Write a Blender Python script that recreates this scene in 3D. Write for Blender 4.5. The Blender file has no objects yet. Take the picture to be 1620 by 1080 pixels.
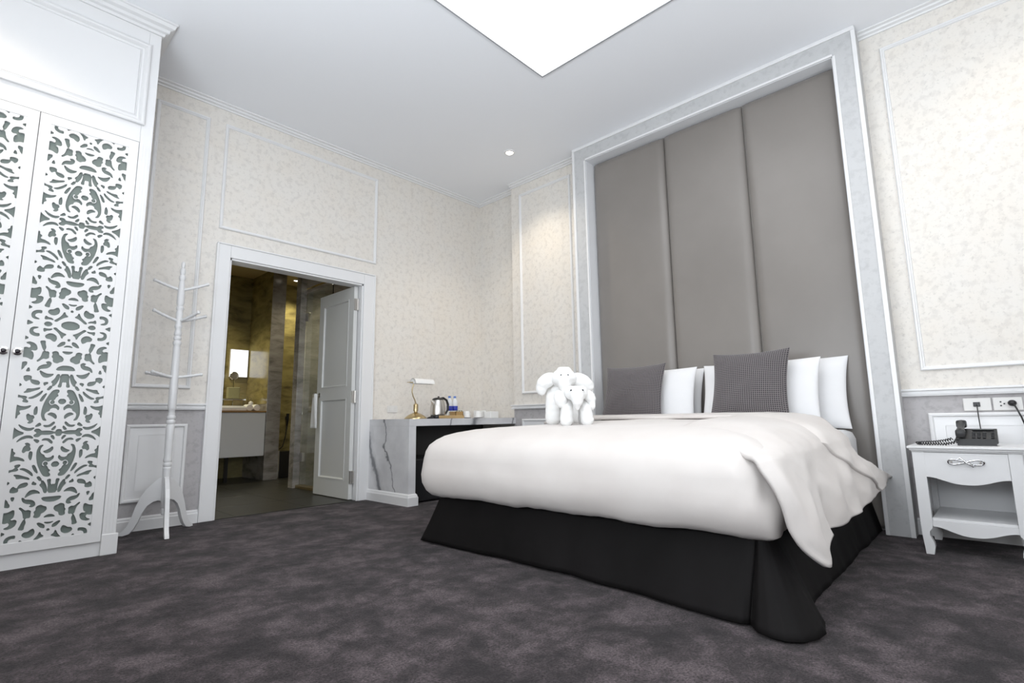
import bpy, bmesh, math, random
import numpy as np
from mathutils import Vector, Matrix, noise as mnoise

random.seed(7)
SC = bpy.context.scene
COL = SC.collection

# ------------------------------------------------------------------ camera
F = Vector((0.72065584, 0.677491, 0.14717711)); Rt = Vector((0.6864207, -0.72706564, -0.0142187)); Up = Vector((-0.09737438, -0.11127221, 0.98900795))
CAM = Vector((-4.244, -4.631, 0.75))
cd = bpy.data.cameras.new('camera'); cd.sensor_width = 36; cd.lens = 825.589 / 1620 * 36; cd.clip_start = 0.05
co = bpy.data.objects.new('camera', cd); COL.objects.link(co)
co.matrix_world = Matrix(((Rt.x, Up.x, -F.x, CAM.x), (Rt.y, Up.y, -F.y, CAM.y), (Rt.z, Up.z, -F.z, CAM.z), (0, 0, 0, 1)))
SC.camera = co
# ------------------------------------------------------------------ world, exposure
w = bpy.data.worlds.new('world'); SC.world = w; w.use_nodes = True
w.node_tree.nodes['Background'].inputs[0].default_value = (0.75, 0.85, 1, 1)
w.node_tree.nodes['Background'].inputs[1].default_value = 1.0
SC.view_settings.view_transform = 'Standard'; SC.view_settings.look = 'None'
SC.view_settings.exposure = 0.0; SC.view_settings.gamma = 1.0; SC.view_settings.use_curve_mapping = False
CEIL = 3.46
TRAY_POWER = 3.4
FRONT_W = 70
SIDE_W = 160
SIDE_TILT = 45
DOWN_W = 40

def area_light(name, loc, size, size_y, power, color, rot):
    l = bpy.data.lights.new(name, 'AREA'); l.shape = 'RECTANGLE'; l.size = size; l.size_y = size_y; l.energy = power; l.color = color
    o = bpy.data.objects.new(name, l); COL.objects.link(o); o.location = loc; o.rotation_euler = rot
    return o
# daylight through the big window of the wall behind the camera, and an added upward fill at the unseen left wall
area_light('window_daylight', (-3.4, -6.62, 1.6), 3.0, 1.8, FRONT_W, (0.88, 0.94, 1.0), (math.radians(135), 0, 0))
area_light('side_fill_light', (-5.12, -3.75, 1.55), 3.0, 1.7, SIDE_W, (0.86, 0.93, 1.0), (math.radians(90 + SIDE_TILT), 0, math.radians(-90)))  # added light, tilted up to brighten the ceiling

# ------------------------------------------------------------------ materials
def nm(name):
    m = bpy.data.materials.new(name); m.use_nodes = True
    nt = m.node_tree; b = nt.nodes['Principled BSDF']
    return m, nt, b
def mat(name, col, rough=0.5, metal=0.0, spec=0.5, **kw):
    m, nt, b = nm(name)
    b.inputs['Base Color'].default_value = (*col, 1); b.inputs['Roughness'].default_value = rough; b.inputs['Metallic'].default_value = metal
    b.inputs['Specular IOR Level'].default_value = spec
    for k, v in kw.items(): b.inputs[k.replace('_', ' ')].default_value = v
    return m
def N(nt, t, **kw):
    n = nt.nodes.new(t)
    for k, v in kw.items():
        if k in n.inputs: n.inputs[k].default_value = v
        else: setattr(n, k, v)
    return n
def ramp(nt, pts, interp='LINEAR'):
    n = nt.nodes.new('ShaderNodeValToRGB'); e = n.color_ramp.elements; n.color_ramp.interpolation = interp
    while len(e) < len(pts): e.new(0.5)
    for i, (p, c) in enumerate(pts):
        e[i].position = p; e[i].color = (*c, 1)
    return n
def coords(nt, scale=(1, 1, 1), rot=(0, 0, 0), loc=(0, 0, 0)):
    g = nt.nodes.new('ShaderNodeTexCoord'); mp = nt.nodes.new('ShaderNodeMapping')
    mp.inputs['Scale'].default_value = scale; mp.inputs['Rotation'].default_value = rot; mp.inputs['Location'].default_value = loc
    nt.links.new(g.outputs['Object'], mp.inputs['Vector']); return mp.outputs['Vector']
def bump(nt, b, src, strength=0.3, dist=0.01):
    n = nt.nodes.new('ShaderNodeBump'); n.inputs['Strength'].default_value = strength; n.inputs['Distance'].default_value = dist
    nt.links.new(src, n.inputs['Height']); nt.links.new(n.outputs['Normal'], b.inputs['Normal'])

def wallpaper(name, base, dark, warm, amt=1.0):
    m, nt, b = nm(name); L = nt.links
    v = coords(nt)
    n1 = N(nt, 'ShaderNodeTexNoise', Scale=21.0, Detail=3.0, Roughness=0.55); L.new(v, n1.inputs['Vector'])
    n2 = N(nt, 'ShaderNodeTexNoise', Scale=48.0, Detail=3.0, Roughness=0.6); L.new(v, n2.inputs['Vector'])
    n3 = N(nt, 'ShaderNodeTexNoise', Scale=5.0, Detail=2.0); L.new(v, n3.inputs['Vector'])
    r1 = ramp(nt, [(0.36, dark), (0.50, base), (1.0, base)]); L.new(n1.outputs['Fac'], r1.inputs['Fac'])
    r2 = ramp(nt, [(0.30, (1 - 0.20 * amt,) * 3), (0.43, (1, 1, 1)), (1, (1, 1, 1))]); L.new(n2.outputs['Fac'], r2.inputs['Fac'])
    mx = N(nt, 'ShaderNodeMix', data_type='RGBA', blend_type='MULTIPLY'); mx.inputs[0].default_value = 1
    L.new(r1.outputs[0], mx.inputs[6]); L.new(r2.outputs[0], mx.inputs[7])
    r3 = ramp(nt, [(0.35, (1, 1, 1)), (0.7, warm)]); L.new(n3.outputs['Fac'], r3.inputs['Fac'])
    m2 = N(nt, 'ShaderNodeMix', data_type='RGBA', blend_type='MULTIPLY'); m2.inputs[0].default_value = 1
    L.new(mx.outputs[2], m2.inputs[6]); L.new(r3.outputs[0], m2.inputs[7])
    L.new(m2.outputs[2], b.inputs['Base Color']); b.inputs['Roughness'].default_value = 0.55
    bump(nt, b, n2.outputs['Fac'], 0.15, 0.004)
    return m

def marble(name, base, mid, vein, scale=1.0, rot=(0.3, 0.5, 0.4), rough=0.15, thin=0.022, loc=(0, 0, 0)):
    m, nt, b = nm(name); L = nt.links
    v = coords(nt, scale, rot, loc)
    n0 = N(nt, 'ShaderNodeTexNoise', Scale=1.0, Detail=3.5, Roughness=0.5, Distortion=0.35); L.new(v, n0.inputs['Vector'])
    s = N(nt, 'ShaderNodeMath', operation='SUBTRACT'); s.inputs[1].default_value = 0.5; L.new(n0.outputs['Fac'], s.inputs[0])
    a = N(nt, 'ShaderNodeMath', operation='ABSOLUTE'); L.new(s.outputs[0], a.inputs[0])
    r = ramp(nt, [(0.0, vein), (thin * 0.5, vein), (thin, mid), (thin * 2.6, base)]); L.new(a.outputs[0], r.inputs['Fac'])
    n1 = N(nt, 'ShaderNodeTexNoise', Scale=5.0, Detail=8.0, Roughness=0.65); L.new(v, n1.inputs['Vector'])
    r1 = ramp(nt, [(0.35, (0.84, 0.84, 0.85)), (0.6, (1, 1, 1))]); L.new(n1.outputs['Fac'], r1.inputs['Fac'])
    mx = N(nt, 'ShaderNodeMix', data_type='RGBA', blend_type='MULTIPLY'); mx.inputs[0].default_value = 1
    L.new(r.outputs[0], mx.inputs[6]); L.new(r1.outputs[0], mx.inputs[7]); L.new(mx.outputs[2], b.inputs['Base Color'])
    b.inputs['Roughness'].default_value = rough
    return m

def veined_slab(name, base, cloud, vein, rough=.15):
    m, nt, b = nm(name); L = nt.links
    v = coords(nt, rot=(0.0, 0.0, 0.0))
    mp = N(nt, 'ShaderNodeVectorMath', operation='DOT_PRODUCT'); mp.inputs[1].default_value = (0.80, 1.0, -0.34); L.new(v, mp.inputs[0])
    n0 = N(nt, 'ShaderNodeTexNoise', Scale=2.3, Detail=4.0, Roughness=0.55); L.new(v, n0.inputs['Vector'])
    ns_ = N(nt, 'ShaderNodeMath', operation='MULTIPLY_ADD'); ns_.inputs[1].default_value = .42; L.new(n0.outputs['Fac'], ns_.inputs[0]); L.new(mp.outputs['Value'], ns_.inputs[2])
    cur = None
    for k, (per_, ph_, wd_) in enumerate(((.52, .13, .036), (.34, .05, .011))):
        q = N(nt, 'ShaderNodeMath', operation='MULTIPLY_ADD'); q.inputs[1].default_value = 1 / per_; q.inputs[2].default_value = ph_ / per_; L.new(ns_.outputs[0], q.inputs[0])
        f = N(nt, 'ShaderNodeMath', operation='PINGPONG'); f.inputs[1].default_value = 1.0; L.new(q.outputs[0], f.inputs[0])
        r = ramp(nt, [(0, (1, 1, 1)), (wd_, (.9, .9, .9)), (wd_ * 2.4, (.25, .25, .25)), (wd_ * 5, (0, 0, 0))]); L.new(f.outputs[0], r.inputs['Fac'])
        if cur is None: cur = r.outputs[0]
        else:
            mxm = N(nt, 'ShaderNodeMath', operation='MAXIMUM'); L.new(cur, mxm.inputs[0]); L.new(r.outputs[0], mxm.inputs[1]); cur = mxm.outputs[0]
    n1 = N(nt, 'ShaderNodeTexNoise', Scale=4.0, Detail=7.0, Roughness=0.6); L.new(v, n1.inputs['Vector'])
    rc = ramp(nt, [(.35, cloud), (.6, base)]); L.new(n1.outputs['Fac'], rc.inputs['Fac'])
    mx = N(nt, 'ShaderNodeMix', data_type='RGBA'); L.new(cur, mx.inputs[0]); L.new(rc.outputs[0], mx.inputs[6]); mx.inputs[7].default_value = (*vein, 1)
    L.new(mx.outputs[2], b.inputs['Base Color']); b.inputs['Roughness'].default_value = rough
    return m

def striped_stone(name, c1, c2, c3, rough=0.18, rot=(0, 0, 0)):
    m, nt, b = nm(name); L = nt.links
    v = coords(nt, (1.3, 1.3, 3.2), rot)
    n0 = N(nt, 'ShaderNodeTexNoise', Scale=2.6, Detail=7.0, Roughness=0.62, Distortion=0.5); L.new(v, n0.inputs['Vector'])
    r = ramp(nt, [(0.3, c3), (0.45, c2), (0.62, c1)]); L.new(n0.outputs['Fac'], r.inputs['Fac'])
    L.new(r.outputs[0], b.inputs['Base Color']); b.inputs['Roughness'].default_value = rough
    return m

def fabric(name, c1, c2, scale=3.0, rough=0.9, bscale=400, bstr=0.15, sheen=0.2, spec=0.2):
    m, nt, b = nm(name); L = nt.links
    v = coords(nt)
    n0 = N(nt, 'ShaderNodeTexNoise', Scale=scale, Detail=4.0); L.new(v, n0.inputs['Vector'])
    r = ramp(nt, [(0.35, c1), (0.65, c2)]); L.new(n0.outputs['Fac'], r.inputs['Fac']); L.new(r.outputs[0], b.inputs['Base Color'])
    n1 = N(nt, 'ShaderNodeTexNoise', Scale=bscale, Detail=2.0); L.new(v, n1.inputs['Vector'])
    bump(nt, b, n1.outputs['Fac'], bstr, 0.002)
    b.inputs['Roughness'].default_value = rough; b.inputs['Sheen Weight'].default_value = sheen; b.inputs['Specular IOR Level'].default_value = spec
    return m

def carpet_mat():
    m, nt, b = nm('carpet'); L = nt.links
    v = coords(nt)
    n0 = N(nt, 'ShaderNodeTexNoise', Scale=5.0, Detail=9.0, Roughness=0.72, Distortion=0.15); L.new(v, n0.inputs['Vector'])
    r = ramp(nt, [(0.39, (0.013, 0.0095, 0.011)), (0.50, (0.038, 0.029, 0.032)), (0.61, (0.090, 0.071, 0.077))]); L.new(n0.outputs['Fac'], r.inputs['Fac'])
    n1 = N(nt, 'ShaderNodeTexNoise', Scale=120.0, Detail=4.0, Roughness=0.85); L.new(v, n1.inputs['Vector'])
    r1 = ramp(nt, [(0.38, (0.2,) * 3), (0.62, (1.8,) * 3)]); L.new(n1.outputs['Fac'], r1.inputs['Fac'])
    mx = N(nt, 'ShaderNodeMix', data_type='RGBA', blend_type='MULTIPLY'); mx.inputs[0].default_value = 1
    L.new(r.outputs[0], mx.inputs[6]); L.new(r1.outputs[0], mx.inputs[7]); L.new(mx.outputs[2], b.inputs['Base Color'])
    b.inputs['Roughness'].default_value = 1.0; b.inputs['Specular IOR Level'].default_value = 0.05; b.inputs['Sheen Weight'].default_value = 0.12
    ad = N(nt, 'ShaderNodeMath', operation='ADD'); L.new(n1.outputs['Fac'], ad.inputs[0]); L.new(n0.outputs['Fac'], ad.inputs[1])
    bump(nt, b, ad.outputs[0], 0.6, 0.012)
    return m

def waffle_mat():
    m, nt, b = nm('waffle_fabric'); L = nt.links
    uv = N(nt, 'ShaderNodeTexCoord'); mp = N(nt, 'ShaderNodeMapping'); mp.inputs['Scale'].default_value = (36, 36, 36)
    L.new(uv.outputs['UV'], mp.inputs['Vector'])
    sx = N(nt, 'ShaderNodeSeparateXYZ'); L.new(mp.outputs[0], sx.inputs[0])
    outs = []
    for k in (0, 1):
        fr = N(nt, 'ShaderNodeMath', operation='FRACT'); L.new(sx.outputs[k], fr.inputs[0])
        sb = N(nt, 'ShaderNodeMath', operation='SUBTRACT'); sb.inputs[1].default_value = 0.5; L.new(fr.outputs[0], sb.inputs[0])
        ab = N(nt, 'ShaderNodeMath', operation='ABSOLUTE'); L.new(sb.outputs[0], ab.inputs[0]); outs.append(ab)
    mxx = N(nt, 'ShaderNodeMath', operation='MAXIMUM'); L.new(outs[0].outputs[0], mxx.inputs[0]); L.new(outs[1].outputs[0], mxx.inputs[1])
    r = ramp(nt, [(0.28, (0.05, 0.046, 0.05)), (0.45, (0.20, 0.182, 0.185))]); L.new(mxx.outputs[0], r.inputs['Fac']); L.new(r.outputs[0], b.inputs['Base Color'])
    b.inputs['Roughness'].default_value = 0.95; b.inputs['Sheen Weight'].default_value = 0.25; b.inputs['Specular IOR Level'].default_value = 0.1
    bump(nt, b, mxx.outputs[0], 0.8, 0.006)
    return m

def emis(name, col, strength):
    m, nt, b = nm(name); nt.nodes.remove(b)
    e = N(nt, 'ShaderNodeEmission'); e.inputs[0].default_value = (*col, 1); e.inputs[1].default_value = strength
    nt.links.new(e.outputs[0], nt.nodes['Material Output'].inputs[0]); return m

M = dict(
    paper=wallpaper('cream_wallpaper', (0.765, 0.735, 0.69), (0.69, 0.66, 0.62), (1.0, 0.985, 0.965), .75),
    greypaper=wallpaper('grey_wallpaper', (0.45, 0.435, 0.44), (0.39, 0.375, 0.38), (0.97, 0.96, 0.96), 0.5),
    greyframe=wallpaper('grey_surround_paper', (0.54, 0.545, 0.55), (0.49, 0.495, 0.50), (0.97, 0.97, 0.97), 0.25),
    white=mat('white_gloss_paint', (0.70, 0.70, 0.705), 0.28),
    trim=mat('white_trim_paint', (0.78, 0.78, 0.785), 0.35),
    ceil=mat('ceiling_paint', (0.87, 0.885, 0.915), 0.8, spec=0.2),
    jamb=mat('pale_jamb_paint', (0.74, 0.75, 0.77), 0.4),
    marble=veined_slab('white_marble', (0.72, 0.72, 0.735), (0.62, 0.62, 0.64), (0.19, 0.195, 0.21)),
    olive=striped_stone('olive_stone', (0.36, 0.31, 0.13), (0.25, 0.21, 0.09), (0.12, 0.10, 0.05), rot=(0.0, 0.6, 0.0)),
    greystone=striped_stone('grey_stone', (0.40, 0.375, 0.35), (0.29, 0.27, 0.25), (0.14, 0.13, 0.12), rot=(0.5, 0.6, 0.0)),
    tile=mat('dark_floor_tile', (0.020, 0.020, 0.017), 0.35),
    leather=fabric('taupe_leatherette', (0.200, 0.183, 0.168), (0.222, 0.204, 0.188), 1.5, 0.36, 260, 0.12, 0.1, 0.5),
    linen=fabric('white_linen', (0.60, 0.56, 0.535), (0.635, 0.60, 0.575), 3.0, 0.75, 500, 0.08, 0.15, 0.25),
    pillow=fabric('white_pillow_cotton', (0.74, 0.74, 0.75), (0.77, 0.77, 0.78), 3.0, 0.8, 500, 0.08, 0.15, 0.2),
    towel=fabric('white_terry', (0.76, 0.76, 0.75), (0.80, 0.80, 0.79), 6.0, 1.0, 300, 0.5, 0.3, 0.1),
    skirt=fabric('black_skirt_cloth', (0.0035, 0.003, 0.003), (0.0065, 0.0055, 0.0058), 2.2, 0.7, 300, 0.1, 0.0, 0.15),
    carpet=carpet_mat(), waffle=waffle_mat(),
    black=mat('black_plastic', (0.012, 0.012, 0.013), 0.35), blackmatte=mat('black_lacquer', (0.02, 0.02, 0.022), 0.25),
    under=mat('dark_back_panel', (0.06, 0.058, 0.056), 0.6),
    chrome=mat('chrome', (0.75, 0.75, 0.76), 0.12, 1.0), steel=mat('brushed_steel', (0.60, 0.58, 0.55), 0.28, 1.0),
    brass=mat('brushed_brass', (0.55, 0.44, 0.25), 0.28, 1.0),
    tint=mat('tinted_glass', (0.14, 0.17, 0.155), 0.32), mirror=mat('mirror_glass', (0.62, 0.66, 0.60), 0.03, 1.0),
    wood=mat('light_wood', (0.52, 0.36, 0.17), 0.45), orange=mat('amber_wood_counter', (0.30, 0.16, 0.05), 0.3),
    basket=mat('brown_wood_box', (0.40, 0.25, 0.10), 0.5), ceramic=mat('white_ceramic', (0.85, 0.85, 0.84), 0.12),
    cabinet=mat('grey_cabinet_lacquer', (0.74, 0.75, 0.77), 0.35), doorleaf=mat('pale_door_paint', (0.66, 0.665, 0.65), 0.4),
    blue=mat('blue_label', (0.03, 0.05, 0.42), 0.4), cap=mat('blue_cap', (0.10, 0.20, 0.55), 0.4), label=mat('white_label', (0.8, 0.82, 0.85), 0.4),
    plate=mat('white_switch_plastic', (0.74, 0.73, 0.71), 0.4), crystal=mat('dark_crystal', (0.02, 0.015, 0.02), 0.05),
    lampshade=mat('white_glass_shade', (0.88, 0.88, 0.87), 0.3), olivebox=mat('olive_box', (0.30, 0.29, 0.16), 0.5),
    phone=mat('charcoal_phone_plastic', (0.014, 0.014, 0.015), 0.4), key=mat('phone_key_plastic', (0.035, 0.035, 0.037), 0.4),
    lcd=mat('phone_display', (0.12, 0.13, 0.13), 0.15),
    bathceil=mat('bathroom_ceiling_paint', (0.42, 0.34, 0.16), 0.6), gold=mat('gold_rail', (0.75, 0.58, 0.25), 0.2, 1.0),
    diffuser=emis('light_panel', (0.96, 0.975, 1.0), TRAY_POWER), lamp=emis('downlight_lens', (1, 0.93, 0.80), 14.0),
    winlit=emis('daylit_frosted_glass', (0.95, 0.97, 1.0), 1.6),
)
def glass_mat(name, col, rough=0.0):
    m, nt, b = nm(name)
    b.inputs['Base Color'].default_value = (*col, 1); b.inputs['Transmission Weight'].default_value = 1.0
    b.inputs['Roughness'].default_value = rough; b.inputs['IOR'].default_value = 1.45
    return m
M['glass'] = glass_mat('shower_glass', (0.86, 0.93, 0.92)); M['bottle'] = glass_mat('clear_bottle_plastic', (0.92, 0.96, 0.98))

# ------------------------------------------------------------------ mesh building
class G:
    """collects shapes for one mesh object"""
    def __init__(s): s.v = []; s.f = []; s.mi = []; s.cur = 0
    def add(s, vs, fs):
        o = len(s.v); s.v += [tuple(p) for p in vs]
        for f in fs: s.f.append(tuple(o + i for i in f)); s.mi.append(s.cur)
        return s
    def box(s, x0, x1, y0, y1, z0, z1, b=0.0):
        x0, x1 = min(x0, x1), max(x0, x1); y0, y1 = min(y0, y1), max(y0, y1); z0, z1 = min(z0, z1), max(z0, z1)
        if b <= 0:
            vs = [(x, y, z) for x in (x0, x1) for y in (y0, y1) for z in (z0, z1)]
            return s.add(vs, [(0, 1, 3, 2), (4, 6, 7, 5), (0, 4, 5, 1), (2, 3, 7, 6), (0, 2, 6, 4), (1, 5, 7, 3)])
        bm = bmesh.new(); bmesh.ops.create_cube(bm, size=1)
        for v in bm.verts: v.co = ((x0 + x1) / 2 + v.co.x * (x1 - x0), (y0 + y1) / 2 + v.co.y * (y1 - y0), (z0 + z1) / 2 + v.co.z * (z1 - z0))
        bmesh.ops.bevel(bm, geom=bm.edges[:], offset=b, segments=2, affect='EDGES', profile=0.5)
        return s.bm(bm)
    def bm(s, bm, mx=None):
        bm.verts.index_update()
        vs = [(mx @ v.co if mx else v.co.copy()) for v in bm.verts]; fs = [tuple(v.index for v in f.verts) for f in bm.faces]
        bm.free(); return s.add(vs, fs)
    def tube(s, pts, rad, n=10, cap=True, flat=1.0):
        pts = [Vector(p) for p in pts]; m = len(pts)
        if not isinstance(rad, (list, tuple)): rad = [rad] * m
        prev = None; vs = []
        for i, p in enumerate(pts):
            t = (pts[min(i + 1, m - 1)] - pts[max(i - 1, 0)]).normalized()
            if prev is None: a = t.orthogonal().normalized()
            else:
                a = prev - t * prev.dot(t)
                a = a.normalized() if a.length > 1e-6 else t.orthogonal().normalized()
            prev = a; b = t.cross(a)
            for k in range(n):
                th = 2 * math.pi * k / n; vs.append(p + (a * math.cos(th) + b * math.sin(th) * flat) * rad[i])
        fs = [(i * n + k, i * n + (k + 1) % n, (i + 1) * n + (k + 1) % n, (i + 1) * n + k) for i in range(m - 1) for k in range(n)]
        if cap: fs += [tuple(range(n))[::-1], tuple((m - 1) * n + k for k in range(n))]
        return s.add(vs, fs)
    def lathe(s, prof, c=(0, 0, 0), n=24, axis='z', cap=True):
        vs = []
        for r, h in prof:
            for k in range(n):
                a = 2 * math.pi * k / n; p = (r * math.cos(a), r * math.sin(a), h)
                if axis == 'x': p = (h, p[0], p[1])
                if axis == 'y': p = (p[1], h, p[0])
                vs.append((c[0] + p[0], c[1] + p[1], c[2] + p[2]))
        m = len(prof)
        fs = [(i * n + k, i * n + (k + 1) % n, (i + 1) * n + (k + 1) % n, (i + 1) * n + k) for i in range(m - 1) for k in range(n)]
        if cap: fs += [tuple(range(n))[::-1], tuple((m - 1) * n + k for k in range(n))]
        return s.add(vs, fs)
    def ell(s, c, r, n=16, mx=None):
        bm = bmesh.new(); bmesh.ops.create_uvsphere(bm, u_segments=n, v_segments=max(6, n // 2), radius=1)
        for v in bm.verts:
            p = Vector((v.co.x * r[0], v.co.y * r[1], v.co.z * r[2]))
            if mx: p = mx @ p
            v.co = p + Vector(c)
        return s.bm(bm)
    def prism(s, poly, axis, a, b):
        """polygon (2D) extruded along axis: axis x -> poly (y,z); y -> (x,z); z -> (x,y)"""
        def P(p, h): return {'x': (h, p[0], p[1]), 'y': (p[0], h, p[1]), 'z': (p[0], p[1], h)}[axis]
        n = len(poly); vs = [P(p, a) for p in poly] + [P(p, b) for p in poly]
        fs = [tuple(range(n)), tuple(range(2 * n - 1, n - 1, -1))] + [(i, (i + 1) % n, n + (i + 1) % n, n + i) for i in range(n)]
        return s.add(vs, fs)
    def sweep(s, path, prof, closed=False):
        """path: list of (origin, outdir, updir) frames; prof: (a,b) points, a along outdir, b along updir"""
        n = len(prof); m = len(path); vs = []
        for o, a, b in path:
            for p, q in prof: vs.append(Vector(o) + Vector(a) * p + Vector(b) * q)
        fs = []
        for i in range(m if closed else m - 1):
            j = (i + 1) % m
            for k in range(n): fs.append((i * n + k, i * n + (k + 1) % n, j * n + (k + 1) % n, j * n + k))
        if not closed: fs += [tuple(range(n))[::-1], tuple((m - 1) * n + k for k in range(n))]
        return s.add(vs, fs)
    def mold(s, plane, off, a0, a1, z0, z1, prof):
        """rectangular mitred moulding on wall plane. plane 'y': wall y=off facing -y, a = x.  'x': wall x=off facing -x, a = y.  prof (inset, out)"""
        n = len(prof); vs = []
        for (ca, cz, sa, sz) in ((a0, z0, 1, 1), (a1, z0, -1, 1), (a1, z1, -1, -1), (a0, z1, 1, -1)):
            for (i, o) in prof:
                A = ca + sa * i; Z = cz + sz * i
                vs.append((A, off - o, Z) if plane == 'y' else (off - o, A, Z))
        fs = []
        for c in range(4):
            d = (c + 1) % 4
            for k in range(n): fs.append((c * n + k, c * n + (k + 1) % n, d * n + (k + 1) % n, d * n + k))
        return s.add(vs, fs)
    def grid(s, P, closed_u=False, closed_v=False):
        nu = len(P); nv = len(P[0]); vs = [p for row in P for p in row]; fs = []
        for i in range(nu if closed_u else nu - 1):
            for j in range(nv if closed_v else nv - 1):
                i2 = (i + 1) % nu; j2 = (j + 1) % nv
                fs.append((i * nv + j, i2 * nv + j, i2 * nv + j2, i * nv + j2))
        return s.add(vs, fs)
    def build(s, name, m, parent=None, smooth=None, loc=None, uv=None):
        me = bpy.data.meshes.new(name)
        me.from_pydata([tuple(p) for p in s.v], [], s.f)
        for mm in (m if isinstance(m, (list, tuple)) else [m]): me.materials.append(mm)
        if any(s.mi): me.polygons.foreach_set('material_index', s.mi)
        bm = bmesh.new(); bm.from_mesh(me); bmesh.ops.recalc_face_normals(bm, faces=bm.faces[:]); bm.to_mesh(me); bm.free()
        if uv is not None:
            l = me.uv_layers.new(name='UVMap')
            for lp in me.loops: l.data[lp.index].uv = uv[lp.vertex_index]
        if smooth is not None:
            me.polygons.foreach_set('use_smooth', [True] * len(me.polygons))
            if smooth < 180: me.set_sharp_from_angle(angle=math.radians(smooth))
        me.update()
        o = bpy.data.objects.new(name, me); COL.objects.link(o)
        if parent is not None:
            o.parent = parent
            if parent.type == 'EMPTY' and loc is None:   # geometry was given in world space
                o.matrix_parent_inverse = Matrix.Translation(parent.location).inverted() if parent.rotation_euler.z == 0 else parent.matrix_basis.inverted()
        if loc is not None: o.location = loc
        return o

def tag(o, label=None, cat=None, group=None, kind=None):
    if label: o['label'] = label
    if cat: o['category'] = cat
    if group: o['group'] = group
    if kind: o['kind'] = kind
    return o
def empty(name, loc, label, cat, group=None):
    o = bpy.data.objects.new(name, None); COL.objects.link(o); o.location = loc; o.empty_display_size = 0.1
    return tag(o, label, cat, group)
def struct(o, label=None):
    o['kind'] = 'structure'
    if label: o['label'] = label
    return o
TRIM = [0]
def trim(g, label, m=None, smooth=None):
    TRIM[0] += 1
    return struct(g.build('trim_%d' % TRIM[0], m or M['trim'], smooth=smooth), label)

# ------------------------------------------------------------------ room shell
XL, YF = -5.2, -6.8          # left wall, wall behind the camera
RAIL0, RAIL1 = 0.858, 0.905
DX0, DX1, DZ = -2.775, -1.515, 2.125     # bathroom door opening
WT = 0.12

struct(G().box(XL - .1, 0.2, YF - .1, 0.0, -0.05, 0).build('floor', M['carpet']), 'dark plum grey cut pile carpet with cloudy patches')
struct(G().box(XL - .1, 0.3, YF - .1, 0.12, CEIL, CEIL + .08).build('ceiling', M['ceil']), 'smooth pale blue white ceiling')

g = G()                                                   # wall with the bathroom doorway
def wallA(x0, x1, z0, z1):
    for a, b, k in ((z0, min(z1, RAIL0), 1), (max(z0, RAIL0), z1, 0)):
        if b > a + 1e-4: g.cur = k; g.box(x0, x1, 0, WT, a, b)
wallA(XL - .1, DX0, 0, CEIL); g.cur = 0; g.box(DX1, .22, 0, WT, 0, CEIL); wallA(DX0, DX1, DZ, CEIL)
struct(g.build('wall_back', [M['paper'], M['greypaper']]), 'cream mottled wallpaper wall with the bathroom doorway')
g = G()                                                   # headboard wall, set back by 11 cm near the corner
for a, b, k in ((0, RAIL0, 1), (RAIL0, CEIL, 0)):
    g.cur = k; g.box(0, 0.22, YF, -0.662, a, b)
    g.cur = 0; g.box(0.108, 0.22, -0.662, 0, a, b)
struct(g.build('wall_right', [M['paper'], M['greypaper']]), 'cream and grey papered wall behind the bed')
G().box(XL - .1, XL, YF, 0, 0, CEIL).build('wall_left', M['paper'])
g = G(); WX0, WX1, WZ0, WZ1 = -4.5, -1.5, 0.65, 2.85
for b in ((XL, WX0, 0, CEIL), (WX1, 0, 0, CEIL), (WX0, WX1, 0, WZ0), (WX0, WX1, WZ1, CEIL)): g.box(b[0], b[1], YF - .1, YF, b[2], b[3])
struct(g.build('wall_front', M['paper']))
wf = G()
for b in ((WX0, WX0 + .06, WZ0, WZ1), (WX1 - .06, WX1, WZ0, WZ1), (WX0, WX1, WZ0, WZ0 + .06), (WX0, WX1, WZ1 - .06, WZ1), (-3.03, -2.97, WZ0, WZ1)): wf.box(b[0], b[1], YF - .08, YF - .02, b[2], b[3])
wo = struct(wf.build('window_1', M['trim']), 'wide white framed bedroom window behind the viewer')
G().box(WX0 + .06, WX1 - .06, YF - .055, YF - .045, WZ0 + .06, WZ1 - .06).build('pane', M['winlit'], wo)

LY0_, LY1_ = -5.3, -2.2  # opening for the made-up side window that goes with the fill light
wl = bpy.data.objects['wall_left']; bpy.data.meshes.remove(wl.data)
g = G()
for b in ((YF, LY0_, 0, CEIL), (LY1_, 0, 0, CEIL), (LY0_, LY1_, 0, .65), (LY0_, LY1_, 2.6, CEIL)): g.box(XL - .1, XL, b[0], b[1], b[2], b[3])
struct(g.build('wall_left', M['paper']))
g = G()
for b in ((LY0_, LY0_ + .06, .65, 2.6), (LY1_ - .06, LY1_, .65, 2.6), (LY0_, LY1_, .65, .71), (LY0_, LY1_, 2.54, 2.6), (-3.78, -3.72, .65, 2.6)): g.box(XL - .08, XL - .02, b[0], b[1], b[2], b[3])
w3 = struct(g.build('added_window', M['trim']), 'added white framed side window, unseen, for the side fill light')
G().box(XL - .055, XL - .045, LY0_ + .06, LY1_ - .06, .71, 2.54).build('pane', M['winlit'], w3)  # glowing pane of the added window

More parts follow.
